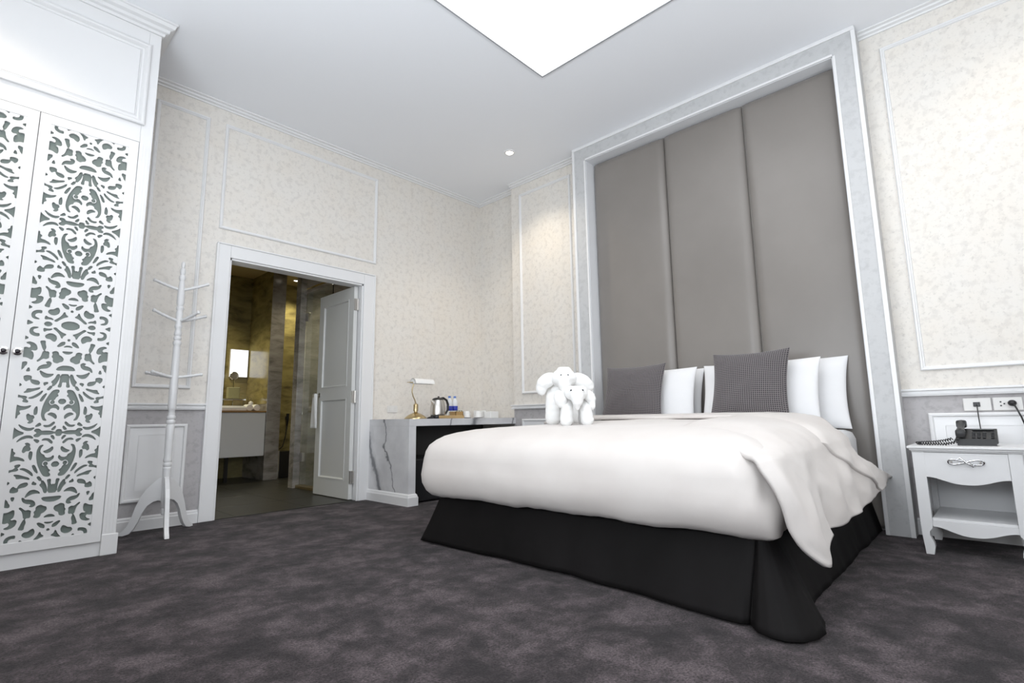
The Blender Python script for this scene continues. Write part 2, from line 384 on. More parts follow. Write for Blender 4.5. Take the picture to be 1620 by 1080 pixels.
# crown moulding
CR = [(0, -.040), (.012, -.040), (.016, -.030), (.036, -.024), (.040, -.013), (.062, -.008), (.064, 0), (0, 0)]
def crown(path, closed=False):
    return G().sweep([(Vector((x, y, CEIL)), Vector((ox, oy, 0)), Vector((0, 0, 1))) for x, y, ox, oy in path], CR)
trim(crown([(-3.52, 0, 0, -1), (0.108, 0, -1, -1), (0.108, -0.60, -1, 0)]), 'white crown moulding over the doorway wall', smooth=25)
trim(crown([(0, -0.662, -1, 0), (0, -1.674, -1, 0)]), 'white crown moulding left of the headboard surround', smooth=25)
trim(crown([(0, -4.135, -1, 0), (0, YF, -1, 0)]), 'white crown moulding right of the headboard surround', smooth=25)
trim(crown([(0.108, -0.6, -1, 0), (0.108, -0.662, -1, 0)]), 'short crown moulding at the wall step')

# chair rail
CH = [(0, RAIL0), (.022, RAIL0), (.026, RAIL0 + .012), (.014, RAIL0 + .018), (.014, RAIL0 + .03), (.030, RAIL0 + .036), (.030, RAIL1), (0, RAIL1)]
def rail(path, label):
    g = G().sweep([(Vector((x, y, 0)), Vector((ox, oy, 0)), Vector((0, 0, 1))) for x, y, ox, oy in path], CH); trim(g, label, smooth=25)
rail([(-3.50, 0, 0, -1), (-2.885, 0, 0, -1)], 'white chair rail behind the coat stand')
rail([(0.03, -0.662, 0, 1), (0.0, -0.662, -1, 1), (0.0, -1.674, -1, 0)], 'white chair rail left of the headboard surround')
rail([(0.0, -4.135, -1, 0), (0.0, YF, -1, 0)], 'white chair rail above the nightstand')

# skirting boards
BB = [(0, 0), (.020, 0), (.020, .070), (.014, .078), (.014, .088), (.006, .098), (0, .098)]
def base(name, path, label=None):
    g = G().sweep([(Vector((x, y, 0)), Vector((ox, oy, 0)), Vector((0, 0, 1))) for x, y, ox, oy in path], BB)
    struct(g.build(name, M['trim'], smooth=25), label)
base('baseboard_left', [(-3.50, 0, 0, -1), (-2.885, 0, 0, -1)], 'white baseboard behind the coat stand feet')
base('baseboard_right', [(0.0, -4.135, -1, 0), (0.0, YF, -1, 0)], 'white baseboard behind the nightstand')
base('baseboard_back', [(0.0, -0.69, -1, 0), (0.0, -1.674, -1, 0)], 'white baseboard between desk and headboard surround')

# picture-frame mouldings on the wallpaper
PM = [(0, 0), (0, .012), (.006, .018), (.014, .018), (.020, .010), (.024, .010), (.028, 0)]
def panel(plane, off, a0, a1, z0, z1, label): trim(G().mold(plane, off, a0, a1, z0, z1, PM), label, smooth=25)
panel('y', 0, -3.378, -2.998, 1.02, 3.298, 'tall narrow moulding panel behind the coat stand')
panel('y', 0, -2.875, -1.377, 2.364, 3.298, 'wide moulding panel above the bathroom doorway')
panel('x', 0, -1.52, -0.79, 1.02, 3.31, 'tall moulding panel left of the headboard surround')
panel('x', 0, -5.95, -4.248, 1.02, 3.298, 'tall moulding panel above the nightstand')
# raised wainscot panels
RP = [(0, 0), (0, .020), (.008, .024), (.018, .022), (.024, .010), (.030, .010), (.075, .020), (.078, .020), (.078, 0)]
def wains(plane, off, a0, a1, z0, z1, label):
    g = G().mold(plane, off, a0, a1, z0, z1, RP)
    if plane == 'y': g.box(a0 + .077, a1 - .077, off - .020, off, z0 + .077, z1 - .077)
    else: g.box(off - .020, off, a0 + .077, a1 - .077, z0 + .077, z1 - .077)
    trim(g, label, smooth=25)
wains('y', 0, -3.384, -2.999, .2, .75, 'white raised wainscot panel behind the coat stand')
wains('x', 0, -1.52, -0.79, .2, .75, 'white raised wainscot panel behind the towel elephants')
wains('x', 0, -5.95, -4.258, .2, .75, 'white raised wainscot panel behind the nightstand')

# doorway casing, 105 mm wide, with jamb lining
g = G(); C = 0.105; T = 0.022
for a, b, c, d in ((DX0 - C, DX0, 0, DZ + C), (DX1, DX1 + C + .022, 0, DZ + C), (DX0, DX1, DZ, DZ + C)):
    g.box(a, b, -T, 0, c, d, 0.004)
g.box(DX0 - C, DX1 + C + .022, -T - .010, 0, DZ + C - .001, DZ + C + .010, .003)
g.box(DX0 - C - .004, DX0 - C + .012, -T - .008, 0, 0, DZ + C, .003)
g.box(DX1 + C + .012, DX1 + C + .026, -T - .008, 0, 0, DZ + C, .003)
g.box(DX0 - .001, DX0 + .015, -.005, WT + .01, 0, DZ); g.box(DX1 - .015, DX1 + .001, -.005, WT + .01, 0, DZ); g.box(DX0, DX1, -.005, WT + .01, DZ - .015, DZ + .001)
trim(g, 'white casing around the bathroom doorway')

# ------------------------------------------------------------------ headboard surround and padded panels
F0, F1, FZ, FX = -1.674, -4.135, 3.452, -0.156
G0, G1, GZ = -1.829, -3.990, 3.296
g = G()
g.box(FX, 0, G0, F0, 0, FZ); g.box(FX, 0, F1, G1, 0, FZ); g.box(FX, 0, G1, G0, GZ, FZ)
trim(g, 'grey papered headboard surround with white edges', M['greyframe'])
g = G(); e = 0.022
for a, b, c, d in ((F0 - e, F0 + .004, 0, FZ), (F1 - .004, F1 + e, 0, FZ), (G0, G0 + e * .8, 0, GZ), (G1 - e * .8, G1, 0, GZ)):
    g.box(FX - .008, FX + .004, a, b, c, d, .002)
g.box(FX - .012, FX + .004, F1, F0, FZ - e, CEIL - .001, .002); g.box(FX - .008, FX + .004, G1, G0, GZ, GZ + e * .8, .002)
trim(g, 'thin white edge strips of the headboard surround')
g = G()
g.box(FX + .002, -.001, G0 - .006, G0, 0, GZ); g.box(FX + .002, -.001, G1, G1 + .006, 0, GZ); g.box(FX + .002, -.001, G1, G0, GZ - .006, GZ)
trim(g, 'smooth pale inner faces of the headboard surround', M['jamb'])

hb = empty('headboard', (0, -2.91, 0), 'tall taupe padded headboard of three vertical panels', 'headboard')
def pad(y0, y1, z0, z1):
    ys = np.unique(np.concatenate([y0 + (y1 - y0) * t for t in (np.array([0, .004, .012, .025, .045, .07, .1, .14, .2]), np.linspace(.25, .75, 9), 1 - np.array([0, .004, .012, .025, .045, .07, .1, .14, .2]))]))
    zs = np.concatenate([[z0, z0 + .01, z0 + .03, z0 + .06], np.linspace(z0 + .1, z1 - .1, 18), [z1 - .06, z1 - .03, z1 - .01, z1]])
    P = []
    for y in ys:
        row = []
        for z in zs:
            t = min(y - y0, y1 - y) / .07; tz = min(z - z0, z1 - z) / .05
            k = (1 - (1 - min(t, 1)) ** 2) ** .5 * (1 - (1 - min(tz, 1)) ** 2) ** .5
            w_ = .004 * mnoise.noise(Vector((y * 1.6, z * .9, 3.1))) + .0012 * mnoise.noise(Vector((y * 6, z * 3, 1.1)))
            row.append((-.006 - .046 * k - w_ * k, y, z))
        P.append(row)
    g = G().grid(P)
    g.build('padded_panel', M['leather'], hb, smooth=180)
for a, b in ((-2.602, -1.838), (-3.300, -2.606), (-3.982, -3.304)): pad(a, b, .01, 3.288)

# ------------------------------------------------------------------ bathroom beyond the doorway
BX0, BX1, BY = -3.6, 0.5, 3.30; BZ = 2.86
struct(G().box(BX0, BX1, 0.0, BY + .1, -0.05, -0.001).build('floor_bathroom', M['tile']), 'dark polished tile bathroom floor')
fl = bpy.data.objects['floor_bathroom']
k = 0
for ix in range(5):
    for iy in range(6):
        x0 = BX0 + .4 + ix * .6; y0 = .005 + iy * .6
        if y0 > BY - .1 or x0 + .6 > BX1: continue
        G().box(x0 + .002, x0 + .598, y0 + .002, min(y0 + .598, BY), -.006, .004, .001).build('tile', M['tile'], fl)
struct(G().box(BX0, BX1, WT, BY + .1, BZ, BZ + .06).build('ceiling_bathroom', M['bathceil']), 'dim olive brown bathroom ceiling')
struct(G().box(BX0 - .1, BX0, WT, BY, 0, BZ).build('wall_bathroom_left', M['olive']))
struct(G().box(BX1, BX1 + .1, WT, BY, 0, BZ).build('wall_bathroom_right', M['greystone']))
struct(G().box(BX0, BX1, WT, WT + .02, DZ + .05, BZ).build('wall_bathroom_front', M['olive']))
struct(G().box(BX0, BX1, BY, BY + .1, 0, BZ).build('wall_bathroom_back', M['olive']), 'olive veined stone wall behind the washbasin')
pr_ = G(); pr_.cur = 0; pr_.box(-1.385, -1.20, 2.57, BY, 0, BZ, 0.003)
struct(pr_.build('wall_bathroom_pier', M['greystone']), 'grey veined stone pier beside the vanity cabinet')
G().box(-1.389, -1.3855, 2.575, BY - .002, 1.0, BZ).build('side_slab', M['olive'], bpy.data.objects['wall_bathroom_pier'])
sp = G().box(-1.50, -1.425, 1.44, 1.56, 0, BZ - .05, .003)
struct(sp.build('wall_shower_pier', M['greystone']), 'narrow stone pier at the edge of the glass shower')
struct(G().box(-1.425, BX1, 1.50, 1.56, 0, BZ - .05).build('wall_shower_back', M['greystone']), 'grey stone wall behind the shower glass')
trim(G().box(-1.47, -1.36, WT + .72, 1.44, 0.004, .035, .004), 'low pale threshold under the shower glass', M['brass'])
sh = empty('shower_door', (-1.42, 1.44, 0), 'frameless clear glass shower door with steel hinges', 'shower door')
G().box(-1.424, -1.414, .80, 1.437, .04, 2.30, .001).build('glass_panel', M['glass'], sh)
for z in (.30, 1.95):
    G().box(-1.438, -1.400, 1.36, 1.425, z, z + .10, .003).build('hinge', M['steel'], sh)
G().tube([(-1.42, 1.45, 2.36), (-1.42, .20, 2.36)], .011).build('shower_rail', M['gold'])
tag(bpy.data.objects['shower_rail'], 'gold metal rail across the top of the shower', 'rail')
bpy.data.objects['shower_rail'].parent = sh
for kk in ('category',): del bpy.data.objects['shower_rail'][kk]
bpy.data.objects['shower_rail'].matrix_parent_inverse = Matrix.Translation(sh.location).inverted()

def downlight(x, y, z, warm, power, label, group, r=.045, spot=None):
    e = empty('ceiling_downlight', (x, y, z), label, 'downlight', group)
    G().lathe([(r * .80, -.004), (r * .86, -.009), (r * 1.25, -.007), (r * 1.32, 0)], (x, y, z), 28, cap=False).build('rim', M['trim'], e, smooth=40)
    G().lathe([(.0005, -.003), (r * .86, -.003)], (x, y, z), 28, cap=False).build('lens', M['lamp'], e)
    l = bpy.data.lights.new('downlight_beam', 'SPOT'); l.energy = power; l.color = warm; l.spot_size = math.radians(spot or 115); l.spot_blend = .8; l.shadow_soft_size = .04
    o = bpy.data.objects.new('downlight_beam', l); COL.objects.link(o); o.location = (x, y, z - .03)
W1 = (1.0, .86, .66)
downlight(-.587, -1.196, CEIL, W1, DOWN_W, 'round warm ceiling downlight near the corner, left of the headboard', 'bedroom downlights')
downlight(-.60, -5.0, CEIL, W1, 15, 'round warm ceiling downlight above the nightstand', 'bedroom downlights')
downlight(-4.35, -1.35, CEIL, W1, DOWN_W, 'round warm ceiling downlight in front of the wardrobe', 'bedroom downlights')
WB = (1.0, .89, .60)
downlight(-.90, 2.95, BZ, WB, 60, 'small downlight deep in the bathroom ceiling', 'bathroom downlights', .04)
downlight(-1.08, 2.0, BZ, WB, 28, 'small downlight above the shower glass door', 'bathroom downlights', .04)
downlight(-2.45, 2.75, BZ, WB, 120, 'small downlight over the bathroom washbasin', 'bathroom downlights', .04)

downlight(-.85, .85, BZ, WB, 80, 'small added downlight brightening the glass shower', 'bathroom downlights', .04)  # lamp put in to lift the dark shower area
# vanity
va = empty('vanity_cabinet', (-1.95, 2.57, 0), 'grey floating bathroom vanity with an amber wood counter', 'cabinet')
G().box(-2.60, -1.395, 2.575, BY - .002, .32, .885, .004).build('body', M['cabinet'], va)
for a, b in ((-2.598, -2.003), (-1.998, -1.398)): G().box(a, b, 2.558, 2.574, .325, .88, .002).build('door', M['cabinet'], va)
G().box(-2.61, -1.392, 2.55, BY - .002, .886, .905, .002).build('countertop', M['orange'], va)
G().box(-1.80, -1.76, 2.75, 2.79, .004, .32).build('leg', M['blackmatte'], va)
G().box(-2.5, -2.46, 2.75, 2.79, .004, .32).build('leg', M['blackmatte'], va)
b = G(); b.box(-2.35, -1.62, 2.60, 2.98, .906, .96, .015); b.box(-2.33, -1.64, 2.62, 2.96, .955, .972, .006)
tag(b.build('washbasin', M['ceramic'], smooth=40), 'white ceramic washbasin slab on the amber bathroom counter', 'sink')
mi = empty('wall_mirror', (-2.05, BY, 1), 'frameless mirror on the stone wall above the washbasin', 'mirror')
G().box(-2.95, -1.70, BY - .012, BY - .002, 1.02, 2.45, .002).build('mirror_glass', M['mirror'], mi)
wn = G().box(-1.645, -1.64, BY - .03, BY - .002, 1.40, 1.79)
wn.box(-1.645, -1.40, BY - .03, BY - .002, 1.785, 1.79); wn.box(-1.405, -1.40, BY - .03, BY - .002, 1.40, 1.79); wn.box(-1.645, -1.40, BY - .03, BY - .002, 1.395, 1.40)
wn2 = struct(wn.build('window_2', M['trim']), 'small bright bathroom window above the counter')
G().box(-1.64, -1.405, BY - .012, BY - .004, 1.40, 1.785).build('pane', M['winlit'], wn2)
t = empty('basin_tap', (-1.910, 2.95, .905), 'chrome arched tap behind the washbasin', 'tap')
G().tube([(-1.850, 3.03, .905), (-1.850, 3.03, 1.16), (-1.860, 3.01, 1.22), (-1.880, 2.96, 1.25), (-1.900, 2.90, 1.23), (-1.905, 2.88, 1.17)], .013).build('spout', M['chrome'], t, smooth=60)
G().lathe([(.028, 0), (.028, .012), (.018, .03), (.014, .06)], (-1.850, 3.03, .905)).build('base_collar', M['chrome'], t, smooth=40)
G().tube([(-1.850, 3.03, 1.02), (-1.790, 3.0, 1.04)], .008).build('lever', M['chrome'], t, smooth=60)
t = empty('shaving_mirror', (-1.62, 3.12, .905), 'small round chrome makeup mirror on a stand in front of the window', 'mirror')
G().tube([(-1.62, 3.15, .906), (-1.62, 3.15, 1.34)], .008).build('pole', M['chrome'], t)
G().lathe([(.06, 0), (.06, .008), (.012, .02)], (-1.62, 3.15, .906)).build('foot', M['chrome'], t, smooth=40)
G().lathe([(.052, -.006), (.058, 0), (.052, .006)], (-1.62, 3.14, 1.40), 28, 'y').build('mirror_disc', M['chrome'], t, smooth=40)
tag(G().box(-1.73, -1.58, 3.0, 3.08, 1.08, 1.235, .008).build('tissue_box', M['olivebox']), 'olive tissue box raised on the shelf behind the basin', 'box')
tag(G().box(-1.78, -1.50, 2.99, 3.10, 1.055, 1.078, .003).build('counter_shelf', M['chrome']), 'slim metal shelf behind the washbasin', 'shelf')
g_ = bpy.data.objects['counter_shelf']
for x in (-1.77, -1.51): G().tube([(x, 3.045, .906), (x, 3.045, 1.056)], .006).build('leg', M['chrome'], g_)
for i, (x, y, lb) in enumerate(((-1.565, 2.74, 'left rolled white hand towel on the bathroom counter'), (-1.465, 2.76, 'right rolled white hand towel on the bathroom counter'))):
    tag(G().lathe([(.004, -.08), (.040, -.078), (.044, -.06), (.044, .06), (.040, .078), (.004, .08)], (x, y, .906 + .045), 20, 'y').build('rolled_towel', M['towel'], smooth=50), lb, 'towel', 'rolled hand towels on the counter')
t = empty('soap_dispenser', (-1.46, 2.92, .905), 'white soap pump bottle by the stone pier', 'dispenser')
G().lathe([(.028, 0), (.030, .01), (.030, .12), (.012, .14)], (-1.46, 2.92, .906)).build('bottle', M['ceramic'], t, smooth=40)
G().tube([(-1.46, 2.92, 1.04), (-1.46, 2.92, 1.09), (-1.49, 2.90, 1.09)], .006).build('pump', M['chrome'], t)
# bidet sprayer and bin in the recess
t = empty('bidet_sprayer', (-1.0, BY, .8), 'dark handheld sprayer hanging on the stone wall', 'sprayer')
bx, by = -.80, BY - .03
G().box(bx - .02, bx + .02, by - .02, by + .028, .80, .84).build('holder', M['blackmatte'], t)
G().tube([(bx, by - .02, .88), (bx, by - .02, .76), (bx, by - .01, .70)], [.022, .016, .010]).build('spray_head', M['blackmatte'], t, smooth=60)
G().tube([(bx, by - .01, .70), (bx - .02, by - .02, .55), (bx - .06, by - .03, .40), (bx - .10, by - .01, .36)], .007).build('hose', M['blackmatte'], t, smooth=60)
t = empty('slim_bin', (-1.05, 2.8, 0), 'slim black bin with a bright steel edge behind the stone pier', 'bin')
G().box(-1.14, -.96, 2.68, 2.95, .004, .36, .008).build('body', M['blackmatte'], t)
G().box(-1.165, -1.145, 2.66, 2.68, .004, .37, .003).build('edge_strip', M['chrome'], t)

# ------------------------------------------------------------------ bathroom door leaf, open at a right angle
def door_leaf():
    d = empty('bathroom_door', (-1.545, .06, 0), 'pale two panel bathroom door standing open inward', 'door')
    x0, x1 = -1.580, -1.540; y0, y1 = .055, .770; z0, z1 = .012, 2.105
    st = .095; mid0, mid1 = .98, 1.10; bot = .17; top = .12
    g = G()
    for a, b, c, e_ in ((y0, y0 + st, z0, z1), (y1 - st, y1, z0, z1), (y0 + st, y1 - st, z0, z0 + bot), (y0 + st, y1 - st, mid0, mid1), (y0 + st, y1 - st, z1 - top, z1)):
        g.box(x0, x1, a, b, c, e_)
    g.build('frame', M['doorleaf'], d)
    for c, e_ in ((z0 + bot, mid0), (mid1, z1 - top)):
        g = G().box(x0 + .013, x1 - .013, y0 + st, y1 - st, c, e_)
        g.mold('x', x0 + .013, y0 + st, y1 - st, c, e_, [(0, 0), (0, .016), (.010, .016), (.016, .004), (.022, 0)])
        g.build('panel', M['doorleaf'], d)
    for z in (.16, .93, 1.86):
        h = G().box(-1.578, -1.519, .040, .056, z, z + .12, .002); h.tube([(-1.546, .038, z), (-1.546, .038, z + .12)], .008); h.build('hinge', M['steel'], d)
    kn = G().lathe([(.026, 0), (.026, -.006), (.009, -.012), (.009, -.035), (.022, -.045), (.026, -.058), (.018, -.07), (.002, -.073)], (x0, y1 - .06, 1.03), 20, 'x'); kn.build('knob', M['steel'], d, smooth=40)
    return d
door_leaf()
P = []
for i in range(13):
    u = i / 12; row = []
    for j in range(17):
        v = j / 16; y = .69 + .07 * (u - .5) * (1 + .5 * v) * 1.3; z = 1.045 - .36 * v
        x = -1.635 - .012 * math.sin(u * math.pi * 2.2 + v) - .02 * math.sin(u * math.pi)
        row.append((x, y, z))
    P.append(row)
g = G().grid(P); bm = bmesh.new(); me = bpy.data.meshes.new('t'); me.from_pydata(g.v, [], g.f); bm.from_mesh(me)
bmesh.ops.recalc_face_normals(bm, faces=bm.faces[:]); bmesh.ops.solidify(bm, geom=bm.faces[:], thickness=.012)
tag(G().bm(bm).build('hanging_towel', M['towel'], smooth=180), 'white hand towel hanging from the bathroom door knob', 'towel')

# ------------------------------------------------------------------ ceiling light tray
cl = empty('ceiling_light', (-2.5, -3.4, CEIL), 'large square luminous ceiling panel with a thin grey edge', 'ceiling light')
LX0, LX1, LY0, LY1 = -3.69, -1.289, -4.63, -2.227
G().box(LX0, LX1, LY0, LY1, CEIL - .012, CEIL - .004).build('diffuser', M['diffuser'], cl)
g = G(); e = .012
for a, b, c, d in ((LX0 - e, LX0, LY0 - e, LY1 + e), (LX1, LX1 + e, LY0 - e, LY1 + e), (LX0, LX1, LY0 - e, LY0), (LX0, LX1, LY1, LY1 + e)): g.box(a, b, c, d, CEIL - .016, CEIL - .001)
g.build('edge_frame', mat('grey_light_edge', (.35, .36, .38), .5), cl)

# ------------------------------------------------------------------ wardrobe with pierced scrollwork doors
WY = -0.706; WR1 = -3.517; WR0 = -3.585; DW = .478; WL = -5.10
PZ0, PZ1, PHW = .137, 2.512, .188          # pierced pane: bottom, top, half width
ZM, ZE = .712, 1.324                       # mirror heights of the pattern
HOLES = [   # openings of one quarter of the repeat, as (image-like) coordinates on the door face
 [(382,130),(405,108),(440,95),(480,95),(515,112),(533,133),(510,152),(470,165),(430,160),(400,147)],
 [(245,112),(258,98),(280,94),(302,102),(310,115),(298,128),(275,133),(255,127)],
 [(108,82),(165,102),(105,122)],
 [(318,150),(338,146),(362,168),(392,190),(425,203),(398,215),(388,238),(375,205),(352,178)],
 [(240,150),(275,158),(312,156),(290,168),(265,168),(243,180)],
 [(200,143),(165,140),(140,150),(130,175),(138,198),(165,213),(203,217),(205,195),(180,195),(160,185),(153,170),(160,155),(182,150)],
 [(90,212),(125,232),(88,245)],
 [(258,210),(285,196),(315,198),(340,215),(345,238),(330,262),(312,255),(295,240),(265,235),(255,222)],
 [(215,258),(255,255),(252,280),(260,310),(245,338),(232,310),(225,285)],
 [(350,300),(385,268),(415,264),(412,285),(385,298),(362,305)],
 [(437,250),(445,242),(453,250),(445,259)],
 [(403,308),(435,295),(467,308),(435,306)],
 [(393,344),(435,348),(473,346),(455,362),(430,366),(408,358)],
 [(105,272),(130,264),(165,275),(185,295),(190,325),(175,335),(150,330),(132,338),(155,350),(160,380),(150,412),(110,390),(70,387),(80,315),(105,310),(130,318),(145,305),(138,285)],
 [(238,345),(250,340),(262,348),(275,345),(285,355),(280,375),(282,395),(260,405),(238,398),(195,427),(188,420),(215,400),(228,375)],
 [(312,350),(340,342),(360,352),(362,375),(385,385),(402,405),(395,425),(370,430),(350,440),(325,432),(318,420),(322,400),(308,388),(320,372)],
 [(342,497),(360,475),(395,464),(430,464),(470,475),(494,500),(420,500)],
 [(65,435),(110,428),(108,450),(92,462),(85,478),(75,485),(55,505),(62,465)],
 [(125,473),(133,506),(105,506)],
 [(190,500),(205,470),(235,455),(265,452),(280,445),(260,432),(285,427),(305,440),(295,465),(270,480),(240,483),(215,485),(205,495)],
 [(212,500),(235,515),(265,528),(295,532),(325,530),(300,548),(270,558),(240,552),(222,530)],
 [(90,545),(120,541),(148,548),(143,572),(118,578),(105,588),(90,570)],
 [(140,573),(165,578),(200,585),(212,600),(205,615),(180,614),(155,605),(143,590)],
 [(243,600),(277,596),(276,608),(262,612),(250,624)],
 [(270,655),(300,625),(313,632),(300,648),(285,660)],
 [(305,595),(335,570),(355,533),(372,532),(370,560),(350,600),(325,627),(313,622),(320,605)],
 [(385,533),(435,532),(438,560),(452,637),(425,634),(422,605),(405,590),(388,600),(385,637),(358,634),(375,600)],
 [(345,658),(320,665),(290,700),(255,755),(235,810),(227,860),(240,900),(268,906),(250,885),(248,855),(265,835),(290,825),(295,810),(320,800),(350,805),(365,822),(371,800),(350,780),(335,775),(315,785),(295,780),(283,762),(290,742),(310,735),(330,740),(345,715),(365,705),(350,690),(370,675),(368,660)],
 [(298,758),(315,743),(332,752),(327,768),(308,772)],
 [(364,752),(375,737),(390,732),(405,737),(416,752),(405,767),(390,772),(375,767)],
 [(276,855),(305,841),(335,850),(351,870),(345,892),(320,872),(300,862)],
 [(115,648),(160,651),(217,638),(207,652),(165,664),(125,677),(86,680),(110,665)],
 [(121,724),(160,712),(200,690),(237,663),(227,687),(190,713),(150,729)],
 [(213,747),(240,705),(271,683),(252,720),(230,750)],
 [(45,597),(74,618),(40,632)],
 [(28,689),(60,706),(105,710),(113,720),(97,729),(122,750),(115,759),(78,752),(92,735),(70,717),(28,714)],
 [(20,773),(60,790),(100,795),(147,783),(130,801),(90,816),(55,820),(50,835),(62,849),(38,862),(35,885),(8,882)],
 [(169,855),(171,815),(191,788),(195,815),(191,851),(180,857)],
 [(111,860),(125,849),(140,864),(165,864),(171,880),(155,895),(162,910),(140,926),(118,922),(140,910),(117,895)],
 [(48,933),(80,953),(130,968),(177,960),(150,982),(110,983),(75,967)],
 [(178,951),(215,921),(227,940),(202,950)],
 [(243,942),(290,944),(330,913),(337,925),(302,953),(260,956)],
 [(308,976),(341,946),(345,958),(327,980)],
 [(-8,938),(40,983),(98,1004),(45,1022),(-8,1052)],
 [(172,985),(185,972),(215,972),(228,990),(270,987),(310,989),(332,997),(348,994),(352,980),(370,974),(390,984),(392,1012),(370,1026),(350,1019),(346,1008),(330,1009),(300,1015),(250,1011),(228,1009),(215,1026),(185,1033),(170,1020),(200,1000)],
]
def quarter_field():
    """signed field of one quarter tile: >0 solid"""
    segs = []; polys = []
    # face coordinates: map the sheet above to (u from centre towards left, z) with its own slant taken out
    A0 = Vector((460, 130)); A1 = Vector((370, 1000))
    for h in HOLES:
        q = []
        n = len(h)
        for i in range(n):               # one round of Chaikin corner cutting keeps curves soft
            a = h[i]; b = h[(i + 1) % n]
            q.append((a[0] * .8 + b[0] * .2, a[1] * .8 + b[1] * .2)); q.append((a[0] * .2 + b[0] * .8, a[1] * .2 + b[1] * .8))
        pq = []
        for X, Y in q:
            t = (Y - 130) / 870.0
            # horizontals of the sheet fall 25 px over the half width at the top and rise 15 px at the bottom
            cx = 460 - 90 * t; half = 355 + 5 * t
            u = (cx - X) / half
            Yc = Y + u * (28 - 33 * t)
            zt = (Yc - 130) / 870.0
            pq.append((u * PHW, ZE - zt * (ZE - ZM)))
        polys.append(np.array(pq))
    return polys
POLYS = quarter_field()
def solid_field(U, Z):
    """signed distance (positive in wood) on arrays U>=0, Z in [ZM, ZE]"""
    sh_ = U.shape; p = np.stack([U.ravel(), Z.ravel()], 1); best = np.full(len(p), 1e3)
    for q in POLYS:
        lo = q.min(0) - .02; hi = q.max(0) + .02
        idx = np.where((p[:, 0] > lo[0]) & (p[:, 0] < hi[0]) & (p[:, 1] > lo[1]) & (p[:, 1] < hi[1]))[0]
        if len(idx) == 0: continue
        P_ = p[idx]; a = q; b = np.roll(q, -1, 0); d = b - a
        ap = P_[:, None, :] - a[None]; t = np.clip((ap * d).sum(2) / (d * d).sum(1), 0, 1)
        dist = np.sqrt(((ap - t[..., None] * d) ** 2).sum(2)).min(1)
        y = P_[:, None, 1]; x = P_[:, None, 0]
        c = (a[:, 1] > y) != (b[:, 1] > y)
        with np.errstate(divide='ignore', invalid='ignore'):
            xi = a[:, 0] + (y - a[:, 1]) / (b[:, 1] - a[:, 1]) * (b[:, 0] - a[:, 0])
        ins = (c & (x < xi)).sum(1) % 2 == 1
        best[idx] = np.minimum(best[idx], np.where(ins, -dist, dist))
    return best.reshape(sh_)
H = .0024
nx = int(2 * PHW / H) + 1; nz = int((PZ1 - PZ0) / H) + 1
gx = np.linspace(-PHW, PHW, nx); gz = np.linspace(PZ0, PZ1, nz)
per = 2 * (ZE - ZM)
zz = (gz - ZM) % per; zz = np.where(zz > (ZE - ZM), per - zz, zz) + ZM
# field on a fine quarter then looked up
qu = np.linspace(0, PHW, int(PHW / H) * 1 + 1); qz = np.linspace(ZM, ZE, int((ZE - ZM) / H) + 1)
QF = solid_field(*np.meshgrid(qu, qz, indexing='ij'))
def look(u, z):
    a = np.abs(u) / PHW * (len(qu) - 1); b = (z - ZM) / (ZE - ZM) * (len(qz) - 1)
    i = np.clip(a.astype(int), 0, len(qu) - 2); j = np.clip(b.astype(int), 0, len(qz) - 2); fa = a - i; fb = b - j
    return QF[i, j] * (1 - fa) * (1 - fb) + QF[i + 1, j] * fa * (1 - fb) + QF[i, j + 1] * (1 - fa) * fb + QF[i + 1, j + 1] * fa * fb
UU, ZZ = np.meshgrid(gx, zz, indexing='ij'); FLD = look(UU, ZZ) - .0024
FLD[0, :] = FLD[-1, :] = .004; FLD[:, 0] = FLD[:, -1] = .004     # the pane grows into its frame
